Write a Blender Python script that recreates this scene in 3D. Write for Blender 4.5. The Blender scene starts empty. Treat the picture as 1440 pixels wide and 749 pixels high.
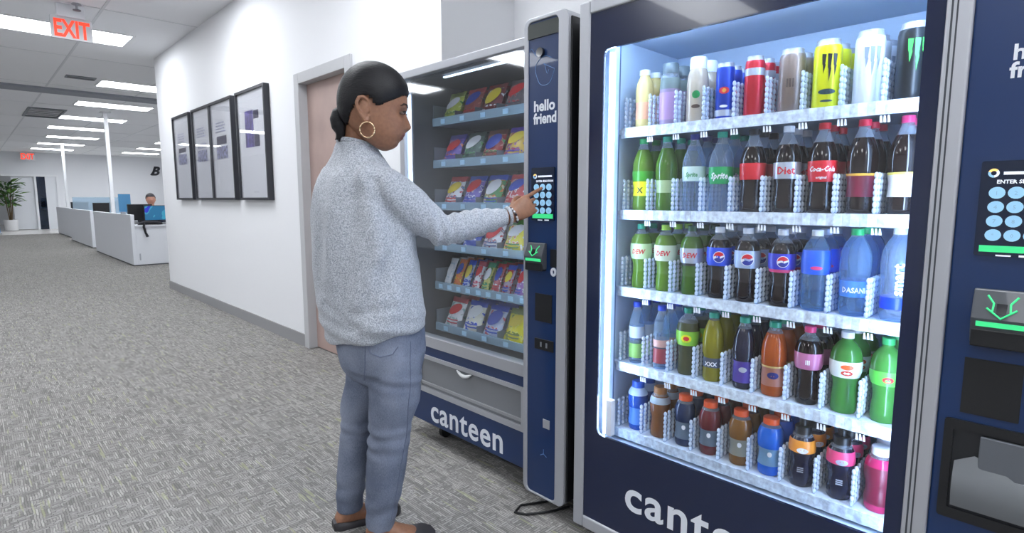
import bpy, bmesh, math, random
from mathutils import Vector, Matrix, noise
from mathutils.bvhtree import BVHTree
random.seed(7)
PI = math.pi
SC = bpy.context.scene
COL = SC.collection

# ------------------------------------------------------------------ camera
cam_d = bpy.data.cameras.new('camera')
cam = bpy.data.objects.new('camera', cam_d)
COL.objects.link(cam)
cam_d.sensor_width = 36.0
cam_d.lens = 36.0 * 790 / 1440
cam_d.clip_start = 0.02
cam.location = (0, 0, 1.2)
YAW = math.radians(44.079)
PITCH = math.radians(6.857)
cam.rotation_euler = (PI / 2 - PITCH, 0, -YAW)
SC.camera = cam
# ------------------------------------------------------------------ world, exposure
w = bpy.data.worlds.new('world')
SC.world = w
w.use_nodes = True
w.node_tree.nodes['Background'].inputs[0].default_value = (0.9, 0.95, 1, 1)
w.node_tree.nodes['Background'].inputs[1].default_value = 0.3
SC.view_settings.view_transform = 'Standard'
SC.view_settings.look = 'None'
SC.view_settings.gamma = 1
SC.view_settings.use_curve_mapping = False
SC.view_settings.exposure = 0.95
SC.cycles.transparent_max_bounces = 40
SC.cycles.sample_clamp_indirect = 4.0
PANEL_POWER = 9.0        # ceiling troffers
LED_POWER = 20.0         # drinks cooler light strips
SNACK_LED = 9.0

# ------------------------------------------------------------------ materials
def lin(c):
    r = []
    for v in c[:3]:
        v /= 255.0
        r.append(v / 12.92 if v <= 0.04045 else ((v + 0.055) / 1.055) ** 2.4)
    return (*r, 1.0)

_M = {}
def pm(name, col=(200, 200, 200), rough=0.5, metal=0.0, spec=0.5, emit=None, power=0.0, coat=0.0, speck=0.0, sscale=60, bump=0.0, bscale=200, sheen=0.0):
    if name in _M:
        return _M[name]
    m = bpy.data.materials.new(name)
    m.use_nodes = True
    nt = m.node_tree
    b = nt.nodes['Principled BSDF']
    b.inputs['Base Color'].default_value = lin(col)
    b.inputs['Roughness'].default_value = rough
    b.inputs['Metallic'].default_value = metal
    b.inputs['Specular IOR Level'].default_value = spec
    b.inputs['Coat Weight'].default_value = coat
    b.inputs['Sheen Weight'].default_value = sheen
    if emit:
        b.inputs['Emission Color'].default_value = lin(emit)
        b.inputs['Emission Strength'].default_value = power
    if speck or bump:
        tc = nt.nodes.new('ShaderNodeTexCoord')
        if speck:
            n = nt.nodes.new('ShaderNodeTexNoise')
            n.inputs['Scale'].default_value = sscale
            n.inputs['Detail'].default_value = 4
            nt.links.new(tc.outputs['Object'], n.inputs['Vector'])
            mx = nt.nodes.new('ShaderNodeMixRGB')
            d = lin([max(0, v * (1 - speck)) for v in col])
            l = lin([min(255, v * (1 + speck)) for v in col])
            mx.inputs[1].default_value = d
            mx.inputs[2].default_value = l
            rp = nt.nodes.new('ShaderNodeMapRange')
            rp.inputs[1].default_value = 0.32
            rp.inputs[2].default_value = 0.68
            nt.links.new(n.outputs['Fac'], rp.inputs[0])
            nt.links.new(rp.outputs[0], mx.inputs[0])
            nt.links.new(mx.outputs[0], b.inputs['Base Color'])
        if bump:
            n2 = nt.nodes.new('ShaderNodeTexNoise')
            n2.inputs['Scale'].default_value = bscale
            nt.links.new(tc.outputs['Object'], n2.inputs['Vector'])
            bp = nt.nodes.new('ShaderNodeBump')
            bp.inputs['Strength'].default_value = bump
            bp.inputs['Distance'].default_value = 0.004
            nt.links.new(n2.outputs['Fac'], bp.inputs['Height'])
            nt.links.new(bp.outputs[0], b.inputs['Normal'])
    _M[name] = m
    return m

def glassy(name, tint=(255, 255, 255), body=(255, 255, 255), base=0.05, rough=0.03, fres=1.0, diffuse=False, ior=1.45):
    """thin clear sheet: transparent + reflection by Fresnel, 'base' adds a constant share of surface"""
    if name in _M:
        return _M[name]
    m = bpy.data.materials.new(name)
    m.use_nodes = True
    nt = m.node_tree
    nt.nodes.remove(nt.nodes['Principled BSDF'])
    out = nt.nodes['Material Output']
    tr = nt.nodes.new('ShaderNodeBsdfTransparent')
    tr.inputs[0].default_value = lin(tint)
    if diffuse:
        gl = nt.nodes.new('ShaderNodeBsdfPrincipled')
        gl.inputs['Base Color'].default_value = lin(body)
        gl.inputs['Roughness'].default_value = rough
    else:
        gl = nt.nodes.new('ShaderNodeBsdfGlossy')
        gl.inputs[0].default_value = lin(body)
        gl.inputs['Roughness'].default_value = rough
    fr = nt.nodes.new('ShaderNodeFresnel')
    ge = nt.nodes.new('ShaderNodeNewGeometry')          # a thin sheet: same reflectance from either side
    mr = nt.nodes.new('ShaderNodeMapRange')
    mr.inputs[3].default_value = ior
    mr.inputs[4].default_value = 1.0 / ior
    nt.links.new(ge.outputs['Backfacing'], mr.inputs[0])
    nt.links.new(mr.outputs[0], fr.inputs[0])
    ma = nt.nodes.new('ShaderNodeMath')
    ma.operation = 'MULTIPLY_ADD'
    ma.inputs[1].default_value = fres
    ma.inputs[2].default_value = base
    ma.use_clamp = True
    nt.links.new(fr.outputs[0], ma.inputs[0])
    mx = nt.nodes.new('ShaderNodeMixShader')
    nt.links.new(ma.outputs[0], mx.inputs[0])
    nt.links.new(tr.outputs[0], mx.inputs[1])
    nt.links.new(gl.outputs[0], mx.inputs[2])
    nt.links.new(mx.outputs[0], out.inputs[0])
    _M[name] = m
    return m

def printed(name, cols, scale=14, rough=0.28):
    """foil bag print: patches of a few inks in the bag's own space"""
    if name in _M:
        return _M[name]
    m = bpy.data.materials.new(name)
    m.use_nodes = True
    nt = m.node_tree
    b = nt.nodes['Principled BSDF']
    b.inputs['Roughness'].default_value = rough
    tc = nt.nodes.new('ShaderNodeTexCoord')
    v = nt.nodes.new('ShaderNodeTexNoise')
    v.inputs['Scale'].default_value = scale
    v.inputs['Detail'].default_value = 1.5
    nt.links.new(tc.outputs['Object'], v.inputs['Vector'])
    cr = nt.nodes.new('ShaderNodeValToRGB')
    cr.color_ramp.interpolation = 'CONSTANT'
    n = len(cols)
    st = [0.0, 0.54, 0.60, 0.66, 0.70]
    while len(cr.color_ramp.elements) < n:
        cr.color_ramp.elements.new(0.5)
    for i, c in enumerate(cols):
        cr.color_ramp.elements[i].position = st[i]
        cr.color_ramp.elements[i].color = lin(c)
    nt.links.new(v.outputs['Fac'], cr.inputs[0])
    nt.links.new(cr.outputs[0], b.inputs['Base Color'])
    _M[name] = m
    return m

# ------------------------------------------------------------------ mesh builder
class MB:
    def __init__(s):
        s.v = []; s.f = []; s.m = []
    def add(s, vs, fs, mi=0):
        o = len(s.v)
        s.v.extend([tuple(p) for p in vs])
        s.f.extend([tuple(i + o for i in f) for f in fs])
        s.m.extend([mi] * len(fs))
        return s
    def box(s, x0, x1, y0, y1, z0, z1, mi=0):
        x0, x1 = sorted((x0, x1)); y0, y1 = sorted((y0, y1)); z0, z1 = sorted((z0, z1))
        return s.add([(x0, y0, z0), (x1, y0, z0), (x1, y1, z0), (x0, y1, z0), (x0, y0, z1), (x1, y0, z1), (x1, y1, z1), (x0, y1, z1)],
                     [(0, 3, 2, 1), (4, 5, 6, 7), (0, 1, 5, 4), (1, 2, 6, 5), (2, 3, 7, 6), (3, 0, 4, 7)], mi)
    def lathe(s, prof, n=20, c=(0, 0, 0), mi=0, mif=None, cap=True):
        vs = []
        for r, z in prof:
            for k in range(n):
                a = 2 * PI * k / n
                vs.append((c[0] + r * math.cos(a), c[1] + r * math.sin(a), c[2] + z))
        o = len(s.v)
        s.v.extend(vs)
        for i in range(len(prof) - 1):
            mm = mif((prof[i][1] + prof[i + 1][1]) / 2) if mif else mi
            for k in range(n):
                k2 = (k + 1) % n
                s.f.append((o + i * n + k, o + i * n + k2, o + (i + 1) * n + k2, o + (i + 1) * n + k)); s.m.append(mm)
        if cap:
            s.f.append(tuple(o + k for k in reversed(range(n)))); s.m.append(mif(prof[0][1]) if mif else mi)
            q = o + (len(prof) - 1) * n
            s.f.append(tuple(q + k for k in range(n))); s.m.append(mif(prof[-1][1]) if mif else mi)
        return s
    def loft(s, rings, mi=0, cap=True, closed=True):
        o = len(s.v); n = len(rings[0])
        for r in rings:
            s.v.extend([tuple(p) for p in r])
        for i in range(len(rings) - 1):
            for k in range(n if closed else n - 1):
                k2 = (k + 1) % n
                s.f.append((o + i * n + k, o + i * n + k2, o + (i + 1) * n + k2, o + (i + 1) * n + k)); s.m.append(mi)
        if cap and closed:
            s.f.append(tuple(o + k for k in reversed(range(n)))); s.m.append(mi)
            q = o + (len(rings) - 1) * n
            s.f.append(tuple(q + k for k in range(n))); s.m.append(mi)
        return s
    def tube(s, path, rad, n=8, mi=0, cap=True, flat=None):
        P = [Vector(p) for p in path]
        R = rad if isinstance(rad, (list, tuple)) else [rad] * len(P)
        rings = []
        up = None
        for i, p in enumerate(P):
            t = (P[min(i + 1, len(P) - 1)] - P[max(i - 1, 0)])
            if t.length < 1e-9: t = Vector((0, 0, 1))
            t.normalize()
            if up is None:
                up = Vector((0, 0, 1)) if abs(t.z) < 0.9 else Vector((1, 0, 0))
            a = (up - t * up.dot(t)).normalized()
            up = a
            b = t.cross(a)
            fa = flat[i] if flat else 1.0
            rings.append([p + a * (R[i] * math.cos(2 * PI * k / n)) + b * (R[i] * fa * math.sin(2 * PI * k / n)) for k in range(n)])
        return s.loft(rings, mi, cap)
    def ellipsoid(s, c, r, n=16, m=10, M=None, mi=0):
        rings = []
        for j in range(m + 1):
            t = PI * (j + 0.02) / (m + 0.04)
            ring = []
            for k in range(n):
                a = 2 * PI * k / n
                p = Vector((r[0] * math.sin(t) * math.cos(a), r[1] * math.sin(t) * math.sin(a), -r[2] * math.cos(t)))
                if M: p = M @ p
                ring.append(p + Vector(c))
            rings.append(ring)
        return s.loft(rings, mi)
    def prism(s, pts, axis, a0, a1, mi=0):
        """pts 2-D polygon; axis 'x': pts=(y,z); 'y': pts=(x,z); 'z': pts=(x,y)"""
        def P(p, a):
            return {'x': (a, p[0], p[1]), 'y': (p[0], a, p[1]), 'z': (p[0], p[1], a)}[axis]
        n = len(pts)
        vs = [P(p, a0) for p in pts] + [P(p, a1) for p in pts]
        fs = [tuple(reversed(range(n))), tuple(range(n, 2 * n))] + [(k, (k + 1) % n, n + (k + 1) % n, n + k) for k in range(n)]
        return s.add(vs, fs, mi)
    def mesh(s, name, mats, off=(0, 0, 0), smooth=False, bevel=0.0):
        me = bpy.data.meshes.new(name)
        ox, oy, oz = off
        me.from_pydata([(x - ox, y - oy, z - oz) for x, y, z in s.v], [], s.f)
        if not isinstance(mats, (list, tuple)): mats = [mats]
        for m in mats: me.materials.append(m)
        me.polygons.foreach_set('material_index', s.m)
        bm = bmesh.new(); bm.from_mesh(me)
        bmesh.ops.recalc_face_normals(bm, faces=bm.faces)
        if bevel:
            es = [e for e in bm.edges if len(e.link_faces) == 2 and e.calc_face_angle(0) > 0.5]
            bmesh.ops.bevel(bm, geom=es, offset=bevel, segments=2, profile=0.5, affect='EDGES', clamp_overlap=True)
        bm.to_mesh(me); bm.free()
        if smooth:
            me.polygons.foreach_set('use_smooth', [True] * len(me.polygons))
            if smooth != 2:
                try: me.set_sharp_from_angle(angle=math.radians(42))
                except Exception: pass
        me.update()
        return me

ORG = {}
def link(name, me, parent=None, loc=(0, 0, 0)):
    o = bpy.data.objects.new(name, me)
    COL.objects.link(o)
    o.location = loc
    if parent is not None:
        o.parent = parent
    return o
def tag(o, label=None, cat=None, group=None, kind=None):
    if label: o['label'] = label
    if cat: o['category'] = cat
    if group: o['group'] = group
    if kind: o['kind'] = kind
    return o
def root(name, loc, label, cat, group=None, rz=0):
    o = link(name, None, None, loc)
    o.rotation_euler = (0, 0, rz)
    o.empty_display_size = 0.1
    ORG[o] = tuple(loc)
    return tag(o, label, cat, group)
def part(name, mb, mats, parent, smooth=False, bevel=0.0):
    """mesh given in world space, parented to an unrotated root (or to a part of one)"""
    off = ORG.get(parent, (0, 0, 0)) if parent is not None else (0, 0, 0)
    o = link(name, mb.mesh(name, mats, off, smooth, bevel), parent)
    if parent is not None: ORG[o] = off
    return o
def struct(name, mb, mats, bevel=0.0, smooth=False):
    return tag(part(name, mb, mats, None, smooth, bevel), kind='structure')
def copy_tree(o, loc=None, parent=None):
    c = o.copy()
    COL.objects.link(c)
    c.parent = parent
    if loc is not None: c.location = loc
    for ch in o.children:
        copy_tree(ch, None, c)
    return c
def sub(name, me, parent):
    return link(name, me, parent)

_T = {}
def text_data(s, size, bold=0.0, ext=0.0006, res=3, align='LEFT', xs=1.0, shear=0.0, sp=1.0):
    k = (s, size, bold, ext, res, align, xs, shear, sp)
    if k in _T: return _T[k]
    cu = bpy.data.curves.new('lettering', 'FONT')
    cu.body = s; cu.size = size; cu.offset = bold; cu.extrude = ext; cu.resolution_u = res
    cu.align_x = align; cu.shear = shear; cu.space_character = sp
    o = bpy.data.objects.new('tmp', cu)
    COL.objects.link(o)
    bpy.context.view_layer.update()
    me = bpy.data.meshes.new_from_object(o.evaluated_get(bpy.context.evaluated_depsgraph_get()))
    bpy.data.objects.remove(o)
    vs = [(v.co.x * xs, v.co.y, v.co.z) for v in me.vertices]
    fs = [tuple(p.vertices) for p in me.polygons]
    bpy.data.meshes.remove(me)
    _T[k] = (vs, fs)
    return _T[k]
def text_on_front(mb, s, y, z, x, size, **kw):
    """lettering on a face that looks towards -x; y of its left end, z of its baseline"""
    vs, fs = text_data(s, size, **kw)
    return mb.add([(x - v[2], y - v[0], z + v[1]) for v in vs], fs)
def text_on_y(mb, s, x, z, y, size, **kw):
    """lettering on a face that looks towards -y"""
    vs, fs = text_data(s, size, **kw)
    return mb.add([(x + v[0], y - v[2], z + v[1]) for v in vs], fs)

# ------------------------------------------------------------------ shared materials
WHITE_WALL = pm('wall_paint', (236, 237, 240), 0.6, bump=0.08, bscale=260)
WHITE = pm('white_laminate', (232, 234, 238), 0.4)
NAVY = pm('navy_panel', (14, 46, 92), 0.3, coat=0.3)
NAVY_GLASS = pm('navy_glass_border', (22, 32, 62), 0.2, coat=0.25)
SILVER = pm('brushed_silver', (178, 180, 186), 0.45, metal=0.4)
BLACK = pm('black_plastic', (22, 23, 26), 0.4)
BLACKGLOSS = pm('black_gloss', (14, 16, 22), 0.1, coat=0.4)
DARKGREY = pm('dark_grey_liner', (58, 61, 68), 0.5)
LETTER = pm('white_lettering', (222, 226, 234), 0.5)
PANE = glassy('window_pane', base=0.0, ior=1.42)
PANE_SNACK = glassy('snack_pane', tint=(246, 249, 252), base=0.025, rough=0.04, ior=1.45)

# ------------------------------------------------------------------ floor
def carpet():
    m = bpy.data.materials.new('woven_carpet'); m.use_nodes = True
    nt = m.node_tree; N = nt.nodes.new; L = nt.links.new
    b = nt.nodes['Principled BSDF']
    b.inputs['Roughness'].default_value = 0.95
    b.inputs['Specular IOR Level'].default_value = 0.15
    tc = N('ShaderNodeTexCoord')
    def brick(rot, wid, hei, c1, c2, off, noise_amt):
        mp = N('ShaderNodeMapping'); mp.inputs['Rotation'].default_value = (0, 0, rot); mp.inputs['Location'].default_value = (off, off * 1.7, 0)
        nz = N('ShaderNodeTexNoise'); nz.inputs['Scale'].default_value = 35
        ad = N('ShaderNodeMixRGB'); ad.blend_type = 'ADD'; ad.inputs[0].default_value = noise_amt
        L(tc.outputs['Object'], nz.inputs['Vector'])
        L(tc.outputs['Object'], ad.inputs[1]); L(nz.outputs['Color'], ad.inputs[2])
        L(ad.outputs[0], mp.inputs['Vector'])
        br = N('ShaderNodeTexBrick')
        br.inputs['Scale'].default_value = 1
        br.inputs['Brick Width'].default_value = wid
        br.inputs['Row Height'].default_value = hei
        br.inputs['Mortar Size'].default_value = hei * 0.12
        br.inputs['Mortar'].default_value = lin((100, 98, 97))
        br.inputs['Color1'].default_value = lin(c1); br.inputs['Color2'].default_value = lin(c2)
        br.offset = 0.37; br.squash = 1.6; br.squash_frequency = 3
        L(mp.outputs[0], br.inputs['Vector'])
        return br
    a = brick(PI / 2, 0.062, 0.0085, (116, 114, 112), (171, 168, 164), 0.0, 0.008)
    c = brick(0, 0.036, 0.011, (122, 120, 118), (164, 162, 159), 0.31, 0.009)
    nz = N('ShaderNodeTexNoise'); nz.inputs['Scale'].default_value = 16; nz.inputs['Detail'].default_value = 3
    L(tc.outputs['Object'], nz.inputs['Vector'])
    rp = N('ShaderNodeMapRange'); rp.inputs[1].default_value = 0.47; rp.inputs[2].default_value = 0.56
    L(nz.outputs['Fac'], rp.inputs[0])
    mx = N('ShaderNodeMixRGB'); L(rp.outputs[0], mx.inputs[0]); L(a.outputs['Color'], mx.inputs[1]); L(c.outputs['Color'], mx.inputs[2])
    # occasional yellow-green yarn in long runs
    mp = N('ShaderNodeMapping'); mp.inputs['Scale'].default_value = (55, 4.5, 1)
    L(tc.outputs['Object'], mp.inputs['Vector'])
    n2 = N('ShaderNodeTexNoise'); n2.inputs['Scale'].default_value = 1; n2.inputs['Detail'].default_value = 1
    L(mp.outputs[0], n2.inputs['Vector'])
    r2 = N('ShaderNodeMapRange'); r2.inputs[1].default_value = 0.66; r2.inputs[2].default_value = 0.70; r2.inputs[4].default_value = 0.4
    L(n2.outputs['Fac'], r2.inputs[0])
    m2 = N('ShaderNodeMixRGB'); m2.inputs[2].default_value = lin((168, 172, 130))
    L(r2.outputs[0], m2.inputs[0]); L(mx.outputs[0], m2.inputs[1])
    L(m2.outputs[0], b.inputs['Base Color'])
    bp = N('ShaderNodeBump'); bp.inputs['Strength'].default_value = 0.35; bp.inputs['Distance'].default_value = 0.003
    L(m2.outputs[0], bp.inputs['Height']); L(bp.outputs[0], b.inputs['Normal'])
    return m
XW, XL, XR, YB, YF, ZC = 1.92, -5.0, 9.0, -3.0, 29.0, 3.0
struct('floor', MB().box(XL, XR, YB, 25.3, -0.1, 0.0), carpet())
struct('floor_tile', MB().box(XL, XR, 25.3, 36, -0.1, 0.0), pm('pale_tile', (214, 212, 208), 0.25))
# ceiling: slab around the troffers, seen as smooth tiles with a thin grid
TROF = []
for y in (-2.5, 0.1, 2.7, 5.3, 7.9): TROF.append((0.9, y))
for y in (10.98, 13.5, 16.0, 18.4): TROF.append((2.26, y))
for y in (21.2, 24.0, 26.6): TROF += [(2.46, y)]
for y in (10.98, 13.5, 16.0, 18.4, 21.2, 24.0, 26.6): TROF.append((5.2, y))  # unseen row, filled up with added panels to brighten the far office
for y in (-2.5, 0.1, 2.7, 5.3, 7.9, 10.98, 16.0, 21.2): TROF.append((-2.1, y))  # unseen row, some panels added to lighten the alcove side
CEIL = pm('ceiling_tile', (240, 241, 244), 0.8, bump=0.15, bscale=120)
ceil = struct('ceiling', MB().box(XL, XR, YB, 36, ZC, ZC + 0.1), CEIL)
g = MB()
for i in range(12): g.box(XL + 1.22 * i - 0.012, XL + 1.22 * i + 0.012, YB, YF, ZC - 0.004, ZC)
for j in range(14): g.box(XL, XR, YB + 2.44 * j - 0.012, YB + 2.44 * j + 0.012, ZC - 0.0035, ZC)
part('ceiling_grid', g, pm('grid_bar', (220, 222, 226), 0.7), ceil)
for yb in (12.0,):
    struct('trim_1', MB().box(XL, XR, yb, yb + 0.45, ZC - 0.035, ZC), pm('bulkhead_grey', (150, 154, 162), 0.8))
# walls
DY0, DY1, DZ = 3.53, 4.36, 2.09
wr = MB().box(XW, 2.47, 2.53, DY0, 0, ZC).box(XW, 2.47, DY0, DY1, DZ, ZC).box(XW, 2.47, DY1, 8.66, 0, ZC).box(XW + 0.13, 2.47, DY0, DY1, 0, DZ)
struct('wall_right', wr, WHITE_WALL)
struct('wall_alcove', MB().box(2.47, 2.57, -1.6, 8.66, 0, ZC), WHITE_WALL)
struct('wall_near', MB().box(XW, 2.57, YB, -1.6, 0, ZC), WHITE_WALL)
struct('wall_left', MB().box(XL - 0.1, XL, YB, YF, 0, ZC), WHITE_WALL)
struct('wall_behind', MB().box(XL, XW, YB - 0.1, YB, 0, ZC), WHITE_WALL)
struct('wall_office', MB().box(XR, XR + 0.1, 8.66, YF, 0, ZC), WHITE_WALL)
struct('wall_office_near', MB().box(2.57, XR, 8.76, 8.66, 0, ZC), WHITE_WALL)
fw_ = MB().box(XL, 0.75, YF, YF + 0.15, 0, ZC).box(0.75, 2.75, YF, YF + 0.15, 2.12, ZC).box(2.75, XR, YF, YF + 0.15, 0, ZC)
struct('wall_far', fw_, pm('far_wall_paint', (228, 230, 235), 0.7))
struct('wall_lobby', MB().box(-2, 5, 35.5, 35.6, 0, ZC), WHITE_WALL)
BB = pm('grey_vinyl_base', (148, 148, 150), 0.5)
bb = MB().box(XW - 0.012, XW, DY1 + 0.03, 8.66, 0, 0.1).box(XW - 0.012, XW, 2.53, DY0 - 0.03, 0, 0.1)
struct('baseboard_right', bb, BB)
# side door in the picture wall
d = link('door_1', None, None, (XW, 3.95, 0)); ORG[d] = (XW, 3.95, 0); tag(d, 'pale brown wooden side door in a grey metal frame behind the woman', None, None, 'structure')
JB = pm('door_frame_grey', (188, 189, 192), 0.45)
part('door_frame', MB().box(XW - 0.02, XW + 0.06, DY1 - 0.05, DY1 + 0.03, 0, DZ + 0.06).box(XW - 0.02, XW + 0.06, DY0 - 0.03, DY0 + 0.05, 0, DZ + 0.06).box(XW - 0.02, XW + 0.06, DY0 + 0.05, DY1 - 0.05, DZ - 0.02, DZ + 0.06), JB, d, bevel=0.004)
part('door_leaf', MB().box(XW + 0.05, XW + 0.094, DY0 + 0.05, DY1 - 0.05, 0.008, DZ - 0.02), pm('pale_wood', (176, 152, 144), 0.35, speck=0.05, sscale=3), d)
lv = MB().tube([(XW + 0.05, 3.66, 1.0), (XW + 0.0, 3.66, 1.0), (XW - 0.005, 3.67, 1.0), (XW - 0.005, 3.78, 1.0)], 0.009, 8)
part('lever_handle', lv, SILVER, d, True)

# ------------------------------------------------------------------ ceiling lights, vents, sprinkler, exit signs
TL = pm('troffer_diffuser', (255, 255, 255), 0.5, emit=(246, 250, 255), power=PANEL_POWER)
FRM = pm('troffer_frame', (235, 236, 238), 0.5)
tf = MB()
tf.box(-0.62, 0.62, -0.31, -0.285, -0.012, 0).box(-0.62, 0.62, 0.285, 0.31, -0.012, 0).box(-0.62, -0.595, -0.285, 0.285, -0.012, 0).box(0.595, 0.62, -0.285, 0.285, -0.012, 0)
tfm = tf.mesh('frame', FRM); tdm = MB().box(-0.595, 0.595, -0.285, 0.285, -0.006, -0.001).mesh('diffuser', TL)
seen = {(0.9, 7.9): 'long bright ceiling light panel crossing behind the red exit sign',
        (2.26, 10.98): 'bright ceiling light panel at the corner of the white wall, nearest of its row',
        (2.26, 13.5): 'bright ceiling light panel, second of the row over the desks',
        (2.26, 16.0): 'bright ceiling light panel, third of the row over the desks, crossed by the white pole',
        (2.26, 18.4): 'dim far ceiling light panel, fourth of the row over the desks',
        (2.46, 21.2): 'far ceiling light panel, fifth of the row over the desks',
        (2.46, 24.0): 'far ceiling light panel, sixth of the row over the desks',
        (2.46, 26.6): 'farthest ceiling light panel of the row, beside the far wall'}
for i, (x, y) in enumerate(TROF):
    lab = seen.get((x, y), 'ceiling light panel out of the picture, over the open floor at x %.1f and y %.1f' % (x, y))
    if (x, y) not in seen:
        lab = 'ceiling light panel outside the view, ' + ({-2.5: 'behind the camera', 0.1: 'over the camera', 2.7: 'over the woman', 5.3: 'over the framed posters'}.get(y, '') if x == 0.9 else ({10.98: 'first of the row right of the desks', 13.5: 'right of the nearest desk', 16.0: 'third of the row right of the desks', 18.4: 'right of the second desk', 21.2: 'fifth of the row right of the desks', 24.0: 'right of the farthest desk', 26.6: 'last of the row right of the desks'}.get(y) if x == 5.2 else {-2.5: 'left and behind the camera', 2.7: 'left of the woman', 7.9: 'left of the exit sign', 0.1: 'left of the camera', 5.3: 'left of the posters', 10.98: 'left of the corridor corner', 16.0: 'left of the louvred vent', 21.2: 'left of the far poles'}.get(y)))
    t = root('ceiling_light', (x, y, ZC), lab, 'ceiling light', 'recessed ceiling light panels' if (x, y) in seen else 'ceiling light panels outside the view')
    sub('frame', tfm, t); sub('diffuser', tdm, t)
VG = pm('vent_grey', (120, 124, 130), 0.5)
v = root('air_vent', (1.35, 15.55, ZC), 'wide grey louvred air vent in the ceiling over the corridor', 'air vent')
part('vent_frame', MB().box(1.05, 1.66, 14.75, 14.81, ZC - 0.02, ZC).box(1.05, 1.66, 16.3, 16.36, ZC - 0.02, ZC).box(1.05, 1.09, 14.81, 16.3, ZC - 0.02, ZC).box(1.62, 1.66, 14.81, 16.3, ZC - 0.02, ZC), VG, v)
for k in range(5):
    y = 14.95 + 0.3 * k
    part('slat', MB().add([(1.09, y, ZC - 0.02), (1.62, y, ZC - 0.02), (1.62, y + 0.12, ZC - 0.005), (1.09, y + 0.12, ZC - 0.005), (1.09, y, ZC - 0.014), (1.62, y, ZC - 0.014), (1.62, y + 0.12, ZC), (1.09, y + 0.12, ZC)],
         [(0, 1, 2, 3), (7, 6, 5, 4), (0, 4, 5, 1), (1, 5, 6, 2), (2, 6, 7, 3), (3, 7, 4, 0)]), VG, v)
v = root('air_vent', (1.4, 10.7, ZC), 'narrow dark slot vent in the ceiling near the first desk light', 'air vent')
part('vent_frame', MB().box(1.22, 1.58, 10.6, 10.64, ZC - 0.012, ZC).box(1.22, 1.58, 10.78, 10.82, ZC - 0.012, ZC).box(1.22, 1.24, 10.64, 10.78, ZC - 0.012, ZC).box(1.56, 1.58, 10.64, 10.78, ZC - 0.012, ZC), VG, v)
part('slot', MB().box(1.24, 1.56, 10.64, 10.78, ZC - 0.006, ZC), BLACK, v)
sp = root('fire_sprinkler', (0.9, 6.75, ZC), 'small metal fire sprinkler head on the ceiling above the exit sign', 'sprinkler')
part('escutcheon', MB().lathe([(0.04, -0.01), (0.035, -0.001)], 16, (0.9, 6.75, ZC)), SILVER, sp, True)
part('stem', MB().lathe([(0.012, -0.055), (0.012, -0.01)], 10, (0.9, 6.75, ZC)), SILVER, sp, True)
part('deflector', MB().lathe([(0.032, -0.062), (0.032, -0.055)], 12, (0.9, 6.75, ZC)), VG, sp)
def exit_sign(x, y, zt, sc, label):
    e = root('exit_sign', (x, y, ZC), label, 'exit sign')
    W, Hh = 0.30 * sc, 0.19 * sc
    part('bracket', MB().box(x - 0.1 * sc, x + 0.1 * sc, y - 0.03, y + 0.03, zt, ZC), WHITE, e, bevel=0.004)
    pl = part('panel', MB().box(x - W / 2, x + W / 2, y - 0.012, y + 0.012, zt - Hh, zt), pm('sign_face', (206, 208, 212), 0.2), e, bevel=0.003)
    t = MB()
    vs, fs = text_data('EXIT', 0.205 * sc, bold=0.006 * sc, ext=0.001, align='CENTER', xs=0.62)
    t.add([(x + q[0], y - 0.0135 - q[2], zt - Hh + 0.022 * sc + q[1]) for q in vs], fs)
    lt = part('lettering', t, pm('exit_red', (250, 70, 40), 0.4, emit=(255, 60, 25), power=0.45), pl)
    lt['label'] = 'glowing orange red EXIT letters'
exit_sign(0.86, 6.85, 2.885, 1.05, 'hanging exit sign with red letters near the ceiling, the closer one')
exit_sign(1.87, 28.6, 2.96, 1.5, 'tiny distant red exit sign over the far doorway')

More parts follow.
